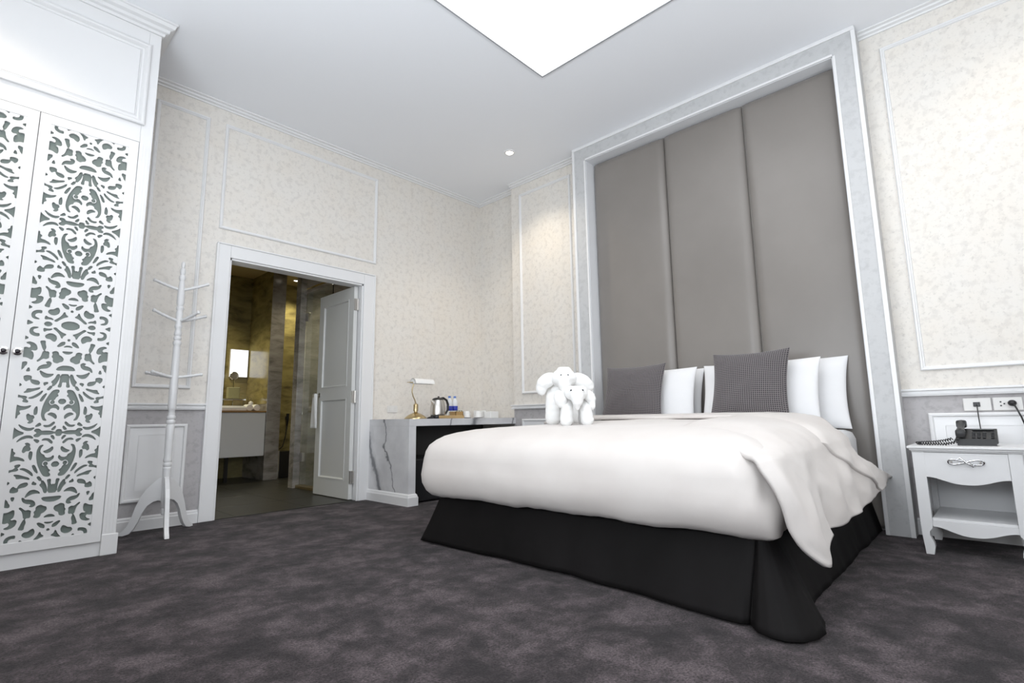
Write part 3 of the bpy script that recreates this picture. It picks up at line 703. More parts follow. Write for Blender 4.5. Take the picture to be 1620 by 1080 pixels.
def fret_mesh(th=.012):
    vs = []; vid = {}; fs = []
    def vert(key, x, z):
        if key not in vid: vid[key] = len(vs); vs.append((x, z))
        return vid[key]
    X = gx; Z = gz; S = FLD > 0
    full = S[:-1, :-1] & S[1:, :-1] & S[1:, 1:] & S[:-1, 1:]
    edges = []
    def corner(i, j): return vert(('c', i, j), X[i], Z[j])
    def cut(i, j, k, l):
        if (i, j) > (k, l): i, j, k, l = k, l, i, j
        a, b = FLD[i, j], FLD[k, l]; t = a / (a - b)
        return vert(('e', i, j, k, l), X[i] + (X[k] - X[i]) * t, Z[j] + (Z[l] - Z[j]) * t)
    for i in range(nx - 1):
        j = 0
        while j < nz - 1:
            if full[i, j]:
                k = j
                while k + 1 < nz - 1 and full[i, k + 1] and k - j < 12: k += 1
                fs.append((corner(i, j), corner(i + 1, j), corner(i + 1, k + 1), corner(i, k + 1))); j = k + 1; continue
            cs = [(i, j), (i + 1, j), (i + 1, j + 1), (i, j + 1)]; sg = [bool(S[c]) for c in cs]
            if any(sg):
                poly = []
                for a in range(4):
                    c, d = cs[a], cs[(a + 1) % 4]
                    if sg[a]: poly.append(corner(*c))
                    if sg[a] != sg[(a + 1) % 4]:
                        q = cut(*c, *d); poly.append(q)
                        (edges.append(['out', q]) if sg[a] else edges.append(['in', q]))
                if len(poly) >= 3: fs.append(tuple(poly))
                # side walls along the cut
                e_ = edges[-(sum(sg[a] != sg[(a + 1) % 4] for a in range(4))):] if any(sg[a] != sg[(a + 1) % 4] for a in range(4)) else []
                if len(e_) == 2:
                    o_ = e_[0][1] if e_[0][0] == 'out' else e_[1][1]; n_ = e_[1][1] if e_[0][0] == 'out' else e_[0][1]
                    if o_ != n_: fs.append(('w', o_, n_))
            j += 1
    n = len(vs); V = [(x, 0, z) for x, z in vs]; back = {}; Fc = []
    for f in fs:
        if f[0] == 'w':
            a, b = f[1], f[2]
            for q in (a, b):
                if q not in back: back[q] = len(V); V.append((vs[q][0], th, vs[q][1]))
            Fc.append((a, b, back[b], back[a]))
        else: Fc.append(f)
    me = bpy.data.meshes.new('scrollwork_pane'); me.from_pydata(V, [], Fc); me.materials.append(M['white']); me.update()
    return me
FRET = fret_mesh()

wd = empty('wardrobe', (-4.3, WY, 0), 'tall white built-in wardrobe with pierced scrollwork doors', 'wardrobe')
ZC = 3.375
g = G()
g.box(WL, WR1, WY + .022, -.002, .10, ZC)                               # carcass
g.box(WL, WR1 - .02, WY + .05, -.01, .0, .10)
g.build('carcass', M['white'], wd)
g = G(); g.box(WR0, WR1, WY, WY + .03, 0, ZC, .004); g.box(WR0 - .001, WR1 + .012, WY - .006, WY + .05, 0, .118, .004)
for k in range(3): g.box(WR0 + .016 + k * .017, WR0 + .022 + k * .017, WY - .003, WY, .13, 2.56)
g.build('pilaster', M['white'], wd)
g = G(); g.box(WL, WL + .068, WY, WY + .03, 0, ZC, .004); g.build('pilaster', M['white'], wd)
G().box(WL + .06, WR0, WY + .012, WY + .03, .0, .078).build('plinth', M['white'], wd)
G().box(WL + .06, WR0, WY, WY + .022, 2.571, ZC, .002).build('top_board', M['white'], wd)
CW = [(0, ZC - .01), (.012, ZC - .01), (.016, ZC + .008), (.034, ZC + .014), (.038, ZC + .034), (.060, ZC + .044), (.066, CEIL - .018), (.074, CEIL - .014), (.074, CEIL - .001), (0, CEIL - .001)]
g = G().sweep([(Vector((WL, WY, 0)), Vector((0, -1, 0)), Vector((0, 0, 1))), (Vector((WR1, WY, 0)), Vector((1, -1, 0)), Vector((0, 0, 1))), (Vector((WR1, -.001, 0)), Vector((1, 0, 0)), Vector((0, 0, 1)))], CW)
g.box(WL, WR1, WY, 0, ZC - .01, CEIL - .001); g.build('cornice', M['white'], wd, smooth=25)
RW = [(0, 0), (0, .018), (.008, .022), (.020, .022), (.028, .014), (.034, .004), (.044, .002), (.050, .008), (.054, .008), (.056, 0)]
for a, b in ((-4.53, -3.572), (-5.04, -4.57)):
    g = G().mold('y', WY, a, b, 2.688, 3.262, RW); g.box(a + .056, b - .056, WY - .008, WY, 2.744, 3.206); g.build('upper_panel', M['white'], wd, smooth=25)
for i in range(3):
    x1 = WR0 - .003 - i * (DW + .003); x0 = x1 - DW + .001; z0, z1 = .082, 2.566; xc = (x0 + x1) / 2
    d = G()
    xa, xb = xc - PHW, xc + PHW
    for a, b, c, e_ in ((x0, xa, z0, z1), (xb, x1, z0, z1), (xa, xb, z0, PZ0), (xa, xb, PZ1, z1)): d.box(a, b, WY - .004, WY + .018, c, e_)
    dd = d.build('door', M['white'], wd)
    fo = bpy.data.objects.new('scrollwork', FRET); COL.objects.link(fo); fo.parent = dd; fo.location = (xc, WY - .001, 0)
    fo.matrix_parent_inverse = dd.matrix_parent_inverse.copy(); fo.matrix_parent_inverse = Matrix.Identity(4)
    gl = G().box(xa, xb, WY + .0125, WY + .016, PZ0, PZ1).build('backing_glass', M['tint'], dd); gl['label'] = 'tinted mirror glass behind the scrollwork'
    kx = x0 + .026 if i % 2 == 0 else x1 - .026
    kb = G().lathe([(.009, 0), (.009, -.014), (.020, -.020), (.022, -.026), (.014, -.030), (.002, -.030)], (kx, WY - .004, 1.155), 20, 'y').build('knob', M['chrome'], dd, smooth=40)
    kb['label'] = 'chrome knob with a dark crystal centre'
    G().ell((kx, WY - .004 - .030, 1.155), (.012, .006, .012), 12).build('crystal', M['crystal'], wd, smooth=180)
    c_ = bpy.data.objects[[o.name for o in wd.children if o.name.startswith('crystal')][-1]]
    # the crystal moves with its door: re-hang it as a sub-part
    c_.parent = dd; c_.matrix_parent_inverse = Matrix.Identity(4)

# ------------------------------------------------------------------ coat stand
cs = empty('coat_stand', (-3.175, -.27, 0), 'turned white wooden coat stand with pegs and three curved feet', 'coat stand')
cx, cy = -3.175, -.27
prof = [(.004, .125), (.016, .127), (.022, .135), (.022, .165), (.018, .172), (.026, .18), (.028, .21), (.032, .24), (.034, .40), (.036, .44), (.036, .448), (.030, .453), (.037, .460), (.037, .478), (.030, .484), (.037, .491), (.036, .505), (.031, .53),
        (.033, .56), (.036, .70), (.036, .74), (.030, .748), (.038, .757), (.038, .775), (.030, .781), (.038, .788), (.037, .806), (.030, .812), (.033, .82), (.026, .845), (.033, .852), (.036, .87), (.036, 1.00), (.034, 1.15), (.031, 1.30), (.027, 1.315),
        (.036, 1.325), (.036, 1.345), (.026, 1.352), (.034, 1.362), (.034, 1.378), (.026, 1.385), (.034, 1.395), (.031, 1.42), (.024, 1.435), (.033, 1.45), (.034, 1.465), (.026, 1.475), (.030, 1.49), (.031, 1.56), (.026, 1.575), (.034, 1.585), (.034, 1.60), (.026, 1.608), (.034, 1.63), (.033, 1.70), (.024, 1.79), (.020, 1.80), (.028, 1.81), (.029, 1.835), (.018, 1.845), (.026, 1.865), (.024, 1.89), (.012, 1.90), (.018, 1.912), (.019, 1.93), (.012, 1.945), (.002, 1.95)]
G().lathe([(r * .74, z) for r, z in prof], (cx, cy, 0), 24).build('pole', M['white'], cs, smooth=50)
for ang in (-97, 32, 152):
    a = math.radians(ang); dx, dy = math.cos(a), math.sin(a); nxn, nyn = -dy, dx
    up_ = [(.015, .42), (.05, .405), (.085, .375), (.125, .335), (.165, .275), (.195, .20), (.215, .13), (.24, .07), (.27, .035), (.295, .02), (.30, .004)]
    lo_ = [(.265, .002), (.225, .012), (.195, .045), (.170, .095), (.148, .155), (.118, .205), (.080, .235), (.045, .245), (.015, .24)]
    pts = [(r * .86, z * .92) for r, z in up_ + lo_]
    n = len(pts); vs = []
    for s_ in (-.013, .013):
        for r, z in pts: vs.append((cx + dx * r + nxn * s_, cy + dy * r + nyn * s_, z + .002))
    g = G(); g.v = vs; g.f = [(i, (i + 1) % n, n + (i + 1) % n, n + i) for i in range(n)]; g.mi = [0] * len(g.f)
    q = len(up_) - 1; m_ = len(lo_)     # side faces as strips between the upper and lower edges
    U = list(range(len(up_))); Lw = list(range(n - 1, len(up_) - 1, -1))
    i = j = 0
    while i < len(U) - 1 or j < len(Lw) - 1:
        if j >= len(Lw) - 1 or (i < len(U) - 1 and i / (len(U) - 1) <= j / (len(Lw) - 1)): t_ = (U[i], U[i + 1], Lw[j]); i += 1
        else: t_ = (U[i], Lw[j + 1], Lw[j]); j += 1
        g.f.append(t_); g.mi.append(0); g.f.append(tuple(k + n for k in t_)); g.mi.append(0)
    g.build('leg', M['white'], cs)
def peg(ang, z, ln=.155, rise=.055):
    a = math.radians(ang); d = Vector((math.cos(a), math.sin(a), 0)); p0 = Vector((cx, cy, z)) + d * .02
    pts = []; rad = []
    for t, r in ((0, .009), (.25, .008), (.40, .0095), (.48, .007), (.56, .011), (.62, .0075), (.72, .0095), (.86, .0075), (.92, .012), (.97, .0135), (1, .010), (1.015, .002)):
        pts.append(p0 + d * ln * t + Vector((0, 0, rise * t ** 1.15))); rad.append(r * (1.25 if t < .9 else 1.0))
    G().tube(pts, rad, 12).build('peg', M['white'], cs, smooth=60)
for ang, z in ((165, 1.735), (-25, 1.735), (190, 1.50), (-60, 1.50), (-5, 1.50), (170, 1.085), (205, 1.085), (-8, 1.085)): peg(ang, z, rise=.055 if z > 1.2 else .028)

# ------------------------------------------------------------------ bed: base, mattress, skirt
bed = empty('bed', (-1.1, -2.9, 0), 'king size bed with a long black valance against the padded headboard', 'bed')
G().box(-2.04, -.075, -3.86, -1.94, .06, .30, .01).build('box_base', M['skirt'], bed)
mt = G(); mt.box(-2.05, -.07, -3.875, -1.925, .301, .650, .06); mt.build('mattress', M['pillow'], bed, smooth=60)
def densify(p, n):
    p = [Vector(q) for q in p]; L = [0]
    for a, b in zip(p, p[1:]): L.append(L[-1] + (b - a).length)
    out = []
    for k in range(n):
        s = L[-1] * k / (n - 1); i = max(j for j in range(len(L)) if L[j] <= s + 1e-9); i = min(i, len(p) - 2)
        t = (s - L[i]) / max(L[i + 1] - L[i], 1e-9); out.append(p[i].lerp(p[i + 1], t))
    return out
# each station: (top xy, bottom xy)
st = [((-.08, -1.93), (-.08, -1.88)), ((-1.0, -1.93), (-1.0, -1.87)), ((-1.9, -1.93), (-1.98, -1.86)), ((-2.03, -1.935), (-2.13, -1.845)), ((-2.07, -1.97), (-2.165, -1.87)), ((-2.075, -2.3), (-2.155, -2.3)), ((-2.075, -3.0), (-2.15, -3.02)),
      ((-2.075, -3.45), (-2.185, -3.45)), ((-2.078, -3.60), (-2.215, -3.66)), ((-2.08, -3.74), (-2.225, -3.78)), ((-2.083, -3.84), (-2.232, -3.845)), ((-2.082, -3.872), (-2.215, -3.868)), ((-2.070, -3.870), (-2.205, -3.865)), ((-2.072, -3.878), (-2.270, -3.915)), ((-2.068, -3.886), (-2.288, -3.965)),
      ((-2.06, -3.890), (-2.286, -4.01)), ((-2.05, -3.892), (-2.250, -4.055)), ((-2.03, -3.894), (-2.190, -4.085)), ((-2.01, -3.894), (-2.130, -4.095)), ((-1.985, -3.893), (-2.03, -4.068)), ((-1.95, -3.892), (-1.93, -4.02)), ((-1.90, -3.892), (-1.85, -3.985)), ((-1.4, -3.892), (-1.38, -3.975)), ((-.7, -3.892), (-.7, -3.965)), ((-.08, -3.885), (-.08, -3.955))]
nt_ = 340; tp = densify([(a[0], a[1], 0) for a, b in st], 0 + nt_) if False else None
P = []
per_seg = []
for (a, b), (c, d) in zip(st, st[1:]):
    ln = (Vector(d) - Vector(b)).length; k = max(3, int(ln / .022)); per_seg.append(k)
    for i in range(k):
        t = i / k; ts = t * t * (3 - 2 * t) if ln < .25 else t
        P.append((Vector(a).lerp(Vector(c), t), Vector(b).lerp(Vector(d), ts)))
P.append((Vector(st[-1][0]), Vector(st[-1][1])))
rows = []
for i, (a, b) in enumerate(P):
    row = []
    nrm = (b - a); nrm = nrm.normalized() if nrm.length > 1e-6 else Vector((0, -1))
    for j in range(15):
        v = j / 14; q = a.lerp(b, v ** 1.15)
        wob = (.010 * mnoise.noise(Vector((b.x * 4.5, b.y * 4.5, v * .8))) + .006 * mnoise.noise(Vector((b.x * 11, b.y * 11, 5 + v)))) * v
        q = q + nrm * wob
        row.append((q.x, q.y, .325 - v * (.313 + .006 * mnoise.noise(Vector((b.x * 3, b.y * 3, 9))))))
    rows.append(row)
g = G().grid(rows); bm = bmesh.new(); me = bpy.data.meshes.new('t'); me.from_pydata(g.v, [], g.f); bm.from_mesh(me)
bmesh.ops.recalc_face_normals(bm, faces=bm.faces[:]); bmesh.ops.solidify(bm, geom=bm.faces[:], thickness=.006)
G().bm(bm).build('valance', M['skirt'], bed, smooth=180)

# ------------------------------------------------------------------ duvet
def sstep(t): t = max(0, min(1, t)); return t * t * (3 - 2 * t)
def head_lift(x): return .030 * sstep((x + 1.7) / 1.3)
X0d, X1d, Y0d, Y1d = -2.185, -.50, -3.965, -1.795
rings = [(.13, .300), (.09, .288), (.045, .292), (.018, .318), (.004, .36), (-.003, .41), (0, .46), (.006, .51), (.018, .555), (.04, .592), (.075, .625), (.12, .650), (.18, .670), (.26, .686), (.36, .698), (.50, .707), (.66, .713), (.82, .716), (.90, .717)]
def ring_pts(o, n=260):
    r = max(.02, .16 - max(o, 0) * .5) if o < .25 else max(.02, .10 - (o - .25) * .1)
    x0, x1, y0, y1 = X0d + o, X1d - o * .15, Y0d + o, Y1d - o
    r = min(r, (x1 - x0) / 2 - .001, (y1 - y0) / 2 - .001); pts = []
    def arc(cx_, cy_, a0):
        for k in range(12): a = math.radians(a0 + 90 * k / 11); pts.append((cx_ + r * math.cos(a), cy_ + r * math.sin(a)))
    def line(a, b, k):
        for i in range(1, k): t = i / k; pts.append((a[0] + (b[0] - a[0]) * t, a[1] + (b[1] - a[1]) * t))
    arc(x1 - r, y1 - r, 0); line((x1 - r, y1), (x0 + r, y1), 46)
    arc(x0 + r, y1 - r, 90); line((x0, y1 - r), (x0, y0 + r), 76)
    arc(x0 + r, y0 + r, 180); line((x0 + r, y0), (x1 - r, y0), 46)
    arc(x1 - r, y0 + r, 270); line((x1, y0 + r), (x1, y1 - r), 46)
    return pts
rows = []
for k, (o, z) in enumerate(rings):
    row = []
    for (x, y) in ring_pts(o):
        lift = head_lift(x) * sstep((z - .5) / .15)
        low = sstep((.42 - z) / .12)
        foot = sstep((-1.95 - x) / .15)
        nz_ = .006 * mnoise.noise(Vector((x * 1.5, y * 2.1, z * 9))) + .0035 * mnoise.noise(Vector((x * 3, y * 3.5, z * 34))) + .003 * mnoise.noise(Vector((x * 8, y * 9, z * 14)))
        # pulled creases gathering at the foot corner by the side fold
        dcr = math.hypot(y + 3.93, z - .60); cr = .035 * math.exp(-((y + 3.95) / .05) ** 2) * sstep((-2.0 - x) / .1) * sstep((.40 - z) / .1) + .016 * math.sin(math.atan2(z - .60, y + 3.93) * 13) * math.exp(-dcr / .14) * foot
        wrk = (.0075 * math.sin(z * 80 + 5 * mnoise.noise(Vector((x * 1.2, y * 1.1, 0)))) * sstep((.50 - z) / .14) + .004 * mnoise.noise(Vector((x * 2.2, y * 2.2, z * 55)))) * (1 if z < .6 else .2)
        pt_ = math.exp(-((y + 3.95) / .05) ** 2) * foot * low
        nz_ += wrk
        hem = -.022 * pt_ + .014 * mnoise.noise(Vector((x * 4, y * 4, 2))) * low + .006 * mnoise.noise(Vector((x * 13, y * 13, 7))) * low
        c_ = Vector((-1.2, -2.88)); dr = (Vector((x, y)) - c_).normalized()
        q = Vector((x, y)) + dr * (nz_ * (1 if z < .66 else .3) + cr)
        row.append((q.x, q.y, z + lift + hem + nz_ * .5))
    rows.append(row)
g = G().grid(rows, closed_v=True)
top = len(rows) - 1; nv = len(rows[0]); g.v.append((-1.2, -2.88, .725 + head_lift(-1.2))); ci = len(g.v) - 1
for j in range(nv): g.f.append((top * nv + j, top * nv + (j + 1) % nv, ci)); g.mi.append(0)
def sheet(fn, nu, nv_, th):
    g2 = G().grid([[fn(i / (nu - 1), j / (nv_ - 1)) for j in range(nv_)] for i in range(nu)])
    me = bpy.data.meshes.new('t'); me.from_pydata([tuple(p) for p in g2.v], [], g2.f); bm = bmesh.new(); bm.from_mesh(me)
    bmesh.ops.recalc_face_normals(bm, faces=bm.faces[:]); bmesh.ops.solidify(bm, geom=bm.faces[:], thickness=th); return bm
def poly_at(tab, v):
    for a, b in zip(tab, tab[1:]):
        if v <= b[0] + 1e-9:
            t = (v - a[0]) / (b[0] - a[0]); return [p + (q - p) * t for p, q in zip(a[1:], b[1:])]
    return list(tab[-1][1:])
def smooth_tab(tab, v, h=.05):
    ks = (-1, -.5, 0, .5, 1); acc = None
    for k in ks:
        q = poly_at(tab, min(1, max(0, v + k * h))); acc = q if acc is None else [a + b for a, b in zip(acc, q)]
    return [a / len(ks) for a in acc]
SIDE = [(0, -3.40, .722), (.2, -3.68, .705), (.36, -3.84, .672), (.48, -3.935, .62), (.58, -3.978, .55), (.76, -4.03, .42), (1.0, -4.062, .25)]
XF = [(0, -1.93), (.3, -2.06), (.48, -2.155), (.6, -2.175), (.75, -2.15), (.88, -2.11), (1.0, -1.98)]
XH = [(0, -.36), (.36, -.80), (.5, -.93), (.62, -.82), (1.0, -.16)]
HEM = [(0, .150), (.06, .165), (.11, .225), (.17, .250), (.4, .268), (.7, .300), (1.0, .335)]
def side_pt(u, v, off=0.0, xh=None, xf=None):
    a = (xf or (lambda v: smooth_tab(XF, v)[0]))(v); b = (xh or (lambda v: smooth_tab(XH, v)[0]))(v)
    x = a + (b - a) * u
    y, z = smooth_tab(SIDE, v)
    uu = max(0, min(1, (x + 2.15) / 2.0)); hem = poly_at(HEM, uu)[0]
    dn = sstep((v - .5) / .5); z = z + (hem - .25) * dn
    inw = .09 * sstep((x + 1.1) / .8) * sstep((v - .3) / .2) * (1 - .4 * dn)
    y = y + inw * (1 - dn * .5)
    z = z + head_lift(x) * (1 - sstep((v - .3) / .3)) + .004
    z -= .055 * (1 - sstep(u / .30)) * (1 - sstep((v - .40) / .16))
    y += .035 * (1 - sstep(u / .035)) * sstep((v - .3) / .2) * (1 - sstep((v - .85) / .1))
    fold = .030 * math.exp(-((x + 2.02) / .085) ** 2) * dn - .045 * math.exp(-((x + 1.80 - .12 * v) / .07) ** 2) * dn
    fold += (.020 * mnoise.noise(Vector((x * 3.2, .3, v * 1.2))) + .014 * mnoise.noise(Vector((x * 7 + v * 3, 3.3, v * 4)))) * sstep((v - .35) / .3)
    y -= fold
    wr = .007 * mnoise.noise(Vector((x * 6 - v * 4, v * 6, 4.4))) + .003 * mnoise.noise(Vector((x * 16, v * 14, 1.4)))
    return Vector((x, y - off - wr, z + (off if v < .55 else off * .4) + wr * .5))
g.bm(sheet(lambda u, v: side_pt(u, v, .010 * math.sin(math.pi * min(1, u * 12 + .2) * .5)), 110, 56, .016))
# folded-back cuff at the head end, across the top and down the side
XC = [(0, -1.02), (.36, -1.34), (.5, -1.36), (.62, -1.22), (.8, -.98), (1.0, -.62)]
def cuff(u, v):
    if v < .45:      # across the top
        t = v / .45; y = -1.90 + (-3.40 + 1.90) * t; x0 = -.98 + (-1.02 + .98) * t; x1 = -.34
        x = x0 + (x1 - x0) * u; z = .722 + head_lift(x) + .018 + .006 * math.sin(math.pi * u)
        if t < .12: z -= .03 * (1 - t / .12)
        return Vector((x, y, z + .003 * mnoise.noise(Vector((x * 4, y * 4, 0)))))
    vv = (v - .45) / .55
    p = side_pt(u, vv, .022, lambda q: smooth_tab(XH, q)[0] + .035, lambda q: smooth_tab(XC, q)[0])
    return p
g.bm(sheet(cuff, 40, 90, .020))
du = g.build('duvet', M['linen'], smooth=180)
tag(du, 'white duvet spread over the bed, hanging in a pointed fold at the foot corner', 'duvet')

# ------------------------------------------------------------------ pillows and cushions
def pillow(name, m, W, Hh, T, loc, lean, yaw, label, cat, group, sag=.05, seed=0, ear=.05, roll=0):
    n = 33; front = []; back = []; uvf = []
    def pt(u, v, s):
        prof_ = max(0, (1 - abs(u) ** 2.6)) ** .52 * max(0, (1 - abs(v) ** 2.6)) ** .52
        pin = 1 - ear * (1 - v * v) * abs(u) ** 1.5; pin2 = 1 - ear * (1 - u * u) * abs(v) ** 1.5
        a = u * W / 2 * pin; b = v * Hh / 2 * pin2
        wr = .010 * mnoise.noise(Vector((u * 2 + seed, v * 2, s))) + .004 * mnoise.noise(Vector((u * 6 + seed, v * 6, s)))
        return Vector((-s * (T / 2 * prof_ + wr * prof_) , a, b + Hh / 2 - sag * .0))
    ts = [math.sin(math.pi / 2 * (2 * i / (n - 1) - 1)) for i in range(n)]
    g = G()
    gf = [[pt(u, v, 1) for v in ts] for u in ts]; gb = [[pt(u, v, -1) for v in ts] for u in ts]
    g.grid(gf); g.grid(gb)
    uv = [((u + 1) / 2 * W / .5, (v + 1) / 2 * Hh / .5) for u in ts for v in ts] * 2
    # welt round the rim
    bm = bmesh.new()
    o = g.build(name, m, None, smooth=180, uv=uv)
    bm.from_mesh(o.data); bmesh.ops.remove_doubles(bm, verts=bm.verts[:], dist=.0005); bmesh.ops.recalc_face_normals(bm, faces=bm.faces[:]); bm.to_mesh(o.data); bm.free()
    o.data.polygons.foreach_set('use_smooth', [True] * len(o.data.polygons))
    o.rotation_euler = (roll, lean, yaw); o.location = loc
    return tag(o, label, cat, group)
LEAN = math.radians(13)
pz = .655
pillow('pillow', M['pillow'], .84, .50, .15, (-.175, -2.44, pz), LEAN, 0, 'white pillow at the back of the left stack, mostly hidden', 'pillow', 'white bed pillows', seed=1)
pillow('pillow', M['pillow'], .80, .50, .15, (-.345, -2.47, pz), LEAN, .02, 'white pillow directly behind the left grey cushion', 'pillow', 'white bed pillows', seed=2)
pillow('pillow', M['pillow'], .90, .51, .15, (-.175, -3.42, pz), LEAN, 0, 'rearmost white pillow of the right stack, sticking out furthest right', 'pillow', 'white bed pillows', seed=3)
pillow('pillow', M['pillow'], .82, .50, .15, (-.345, -3.33, pz), LEAN, -.02, 'white pillow directly behind the right grey cushion', 'pillow', 'white bed pillows', seed=4)
pillow('cushion', M['waffle'], .545, .475, .12, (-.50, -2.405, .725), math.radians(16), .03, 'grey waffle weave cushion on the left, beside the towel elephants', 'cushion', 'grey waffle cushions', seed=5, ear=.08)
pillow('cushion', M['waffle'], .535, .490, .12, (-.50, -3.325, .735), math.radians(15), -.02, 'grey waffle weave cushion on the right half of the bed', 'cushion', 'grey waffle cushions', seed=6, ear=.08)

# ------------------------------------------------------------------ towel elephants
def blob(shapes, voxel=.007, sm=4):
    g = G()
    for s in shapes:
        if s[0] == 'e': g.ell(s[1], s[2], 20, s[3] if len(s) > 3 else None)
        elif s[0] == 't':
            pts = [Vector(p) for p in s[1]]; r = s[2]; r = r if isinstance(r, list) else [r] * len(pts)
            g.tube(pts, r, 14)
            g.ell(pts[0], (r[0],) * 3, 12); g.ell(pts[-1], (r[-1],) * 3, 12)
    me = bpy.data.meshes.new('t'); me.from_pydata([tuple(p) for p in g.v], [], g.f)
    o = bpy.data.objects.new('t', me); COL.objects.link(o)
    m = o.modifiers.new('r', 'REMESH'); m.mode = 'VOXEL'; m.voxel_size = voxel
    m2 = o.modifiers.new('s', 'SMOOTH'); m2.iterations = sm; m2.factor = .5
    dg = bpy.context.evaluated_depsgraph_get(); ev = o.evaluated_get(dg); nm_ = bpy.data.meshes.new_from_object(ev)
    vs = [v.co.copy() for v in nm_.vertices]; fs = [tuple(p.vertices) for p in nm_.polygons]
    bpy.data.objects.remove(o); return vs, fs
def elephant(loc, yaw, sc, label, spec):
    e = empty('towel_elephant', loc, label, 'towel animal', 'towel elephants on the bed')
    mx = Matrix.Translation(Vector(loc)) @ Matrix.Rotation(yaw, 4, 'Z') @ Matrix.Scale(sc, 4)
    for name, shapes in spec:
        vs, fs = blob(shapes)
        for v in vs:      # soft fabric roll lines
            nrm = .0018 * math.sin(v.z * 150 + v.x * 40) ; v.x += nrm * .6; v.y += nrm * .4
        G().add([mx @ v for v in vs], fs).build(name, M['towel'], e, smooth=180)
    return e, mx
# local frame: +x faces the viewer side (foot of the bed), y to the viewer's right is -y ... built facing local +x
RX = lambda d: Matrix.Rotation(math.radians(d), 3, 'X')
big = [('body', [('t', [(-.11, .075, .04), (-.10, .08, .17), (-.03, .075, .22), (.045, .080, .17), (.055, .085, .04)], [.052, .05, .055, .050, .054]),
                 ('t', [(-.11, -.075, .04), (-.10, -.08, .17), (-.03, -.075, .22), (.045, -.080, .17), (.055, -.085, .04)], [.052, .05, .055, .050, .054]),
                 ('e', (-.03, 0, .235), (.12, .11, .06))]),
       ('head', [('e', (.055, 0, .315), (.075, .095, .062)), ('e', (.045, 0, .345), (.060, .080, .045)), ('t', [(.03, -.02, .375), (.03, .03, .375)], [.030, .030]),
                 ('t', [(.10, 0, .295), (.125, 0, .255), (.135, 0, .215), (.130, 0, .185)], [.056, .044, .028, .012])]),
       ('ear', [('e', (.045, .125, .300), (.035, .085, .052), RX(-28)), ('e', (.035, .170, .265), (.030, .045, .045)), ('t', [(.02, .165, .23), (.02, .178, .16), (.03, .185, .12)], [.020, .034, .026])]),
       ('ear', [('e', (.045, -.120, .305), (.035, .080, .052), RX(30)), ('e', (.035, -.160, .255), (.030, .040, .055))])]
small = [('body', [('t', [(-.07, .060, .035), (-.06, .058, .11), (0, .055, .145), (.040, .058, .11), (.045, .066, .035)], [.042, .038, .04, .038, .043]),
                   ('t', [(-.07, -.060, .035), (-.06, -.058, .11), (0, -.055, .145), (.040, -.058, .11), (.045, -.066, .035)], [.042, .038, .04, .038, .043])]),
         ('head', [('e', (.055, 0, .205), (.055, .075, .050)), ('e', (.050, .035, .215), (.050, .042, .040)), ('e', (.050, -.035, .215), (.050, .042, .040)), ('t', [(.090, 0, .195), (.112, 0, .165), (.118, 0, .135), (.112, 0, .110)], [.050, .042, .030, .014])]),
         ('ear', [('e', (.04, .085, .185), (.028, .050, .036), RX(-50)), ('e', (.04, .100, .135), (.024, .024, .040))]),
         ('ear', [('e', (.04, -.100, .170), (.028, .042, .062), RX(20))])]
yaw = math.radians(222)
def eyes(e, mx, zc, xo, dy, r):
    hd = [c for c in e.children if c.name.split('.')[0] == 'head'][0]
    for s in (-1, 1):
        for rr, m_, dx, nm_ in ((r, M['label'], 0, 'eye'), (r * .66, M['black'], r * .48, 'pupil')):
            g = G(); c = mx @ Vector((xo + dx, s * dy, zc)); g.ell(c, (rr, rr, rr * .9), 12)
            o = g.build(nm_, m_, None, smooth=180); o.parent = hd; o.matrix_parent_inverse = Matrix.Identity(4)
            hd_w = hd.matrix_parent_inverse
e1, m1 = elephant((-1.42, -2.45, .712), yaw, .95, 'larger towel elephant on the bed with a high rounded head', big)
e2, m2 = elephant((-1.60, -2.68, .704), yaw, .96, 'smaller towel elephant in front, leaning on the larger one', small)
eyes(e1, m1, .338, .118, .024, .0095); eyes(e2, m2, .222, .100, .036, .012)

# ------------------------------------------------------------------ marble desk in the corner
dk = empty('desk', (-.65, -.34, 0), 'white marble desk with grey veins in the corner by the bathroom door', 'desk')
DT, DU = .766, .701
G().prism([(-1.412, -.682), (-.001, -.682), (-.001, -.659), (.104, -.659), (.104, -.003), (-1.412, -.003)], 'z', DU, DT).build('desktop', M['marble'], dk)
G().box(-1.412, -1.335, -.680, -.003, .0, DU - .0005, .001).build('side_panel', M['marble'], dk)
G().box(-1.334, .10, -.05, -.004, .0, DU).build('back_panel', M['under'], dk)
g = G().sweep([(Vector((x, y, 0)), Vector((ox, oy, 0)), Vector((0, 0, 1))) for x, y, ox, oy in ((-1.412, -.004, -1, 0), (-1.412, -.682, -1, -1), (-1.335, -.682, 1, -1), (-1.335, -.56, 1, 0))], [(0, 0), (.018, 0), (.018, .072), (.013, .080), (.010, .094), (.002, .104), (0, .104)])
g.build('baseboard_wrap', M['trim'], dk, smooth=25)
fr = empty('mini_fridge', (-1.06, -.36, 0), 'black mini fridge tucked under the marble desk', 'fridge')
G().box(-1.30, -.84, -.56, -.07, .012, .395, .006).build('body', M['blackmatte'], fr)
G().box(-1.30, -.84, -.605, -.563, .015, .392, .006).build('door', M['blackmatte'], fr)
for a in (-1.27, -.87):
    for b in (-.53, -.10): G().lathe([(.015, 0), (.015, .012)], (a, b, 0), 12).build('foot', M['black'], fr)

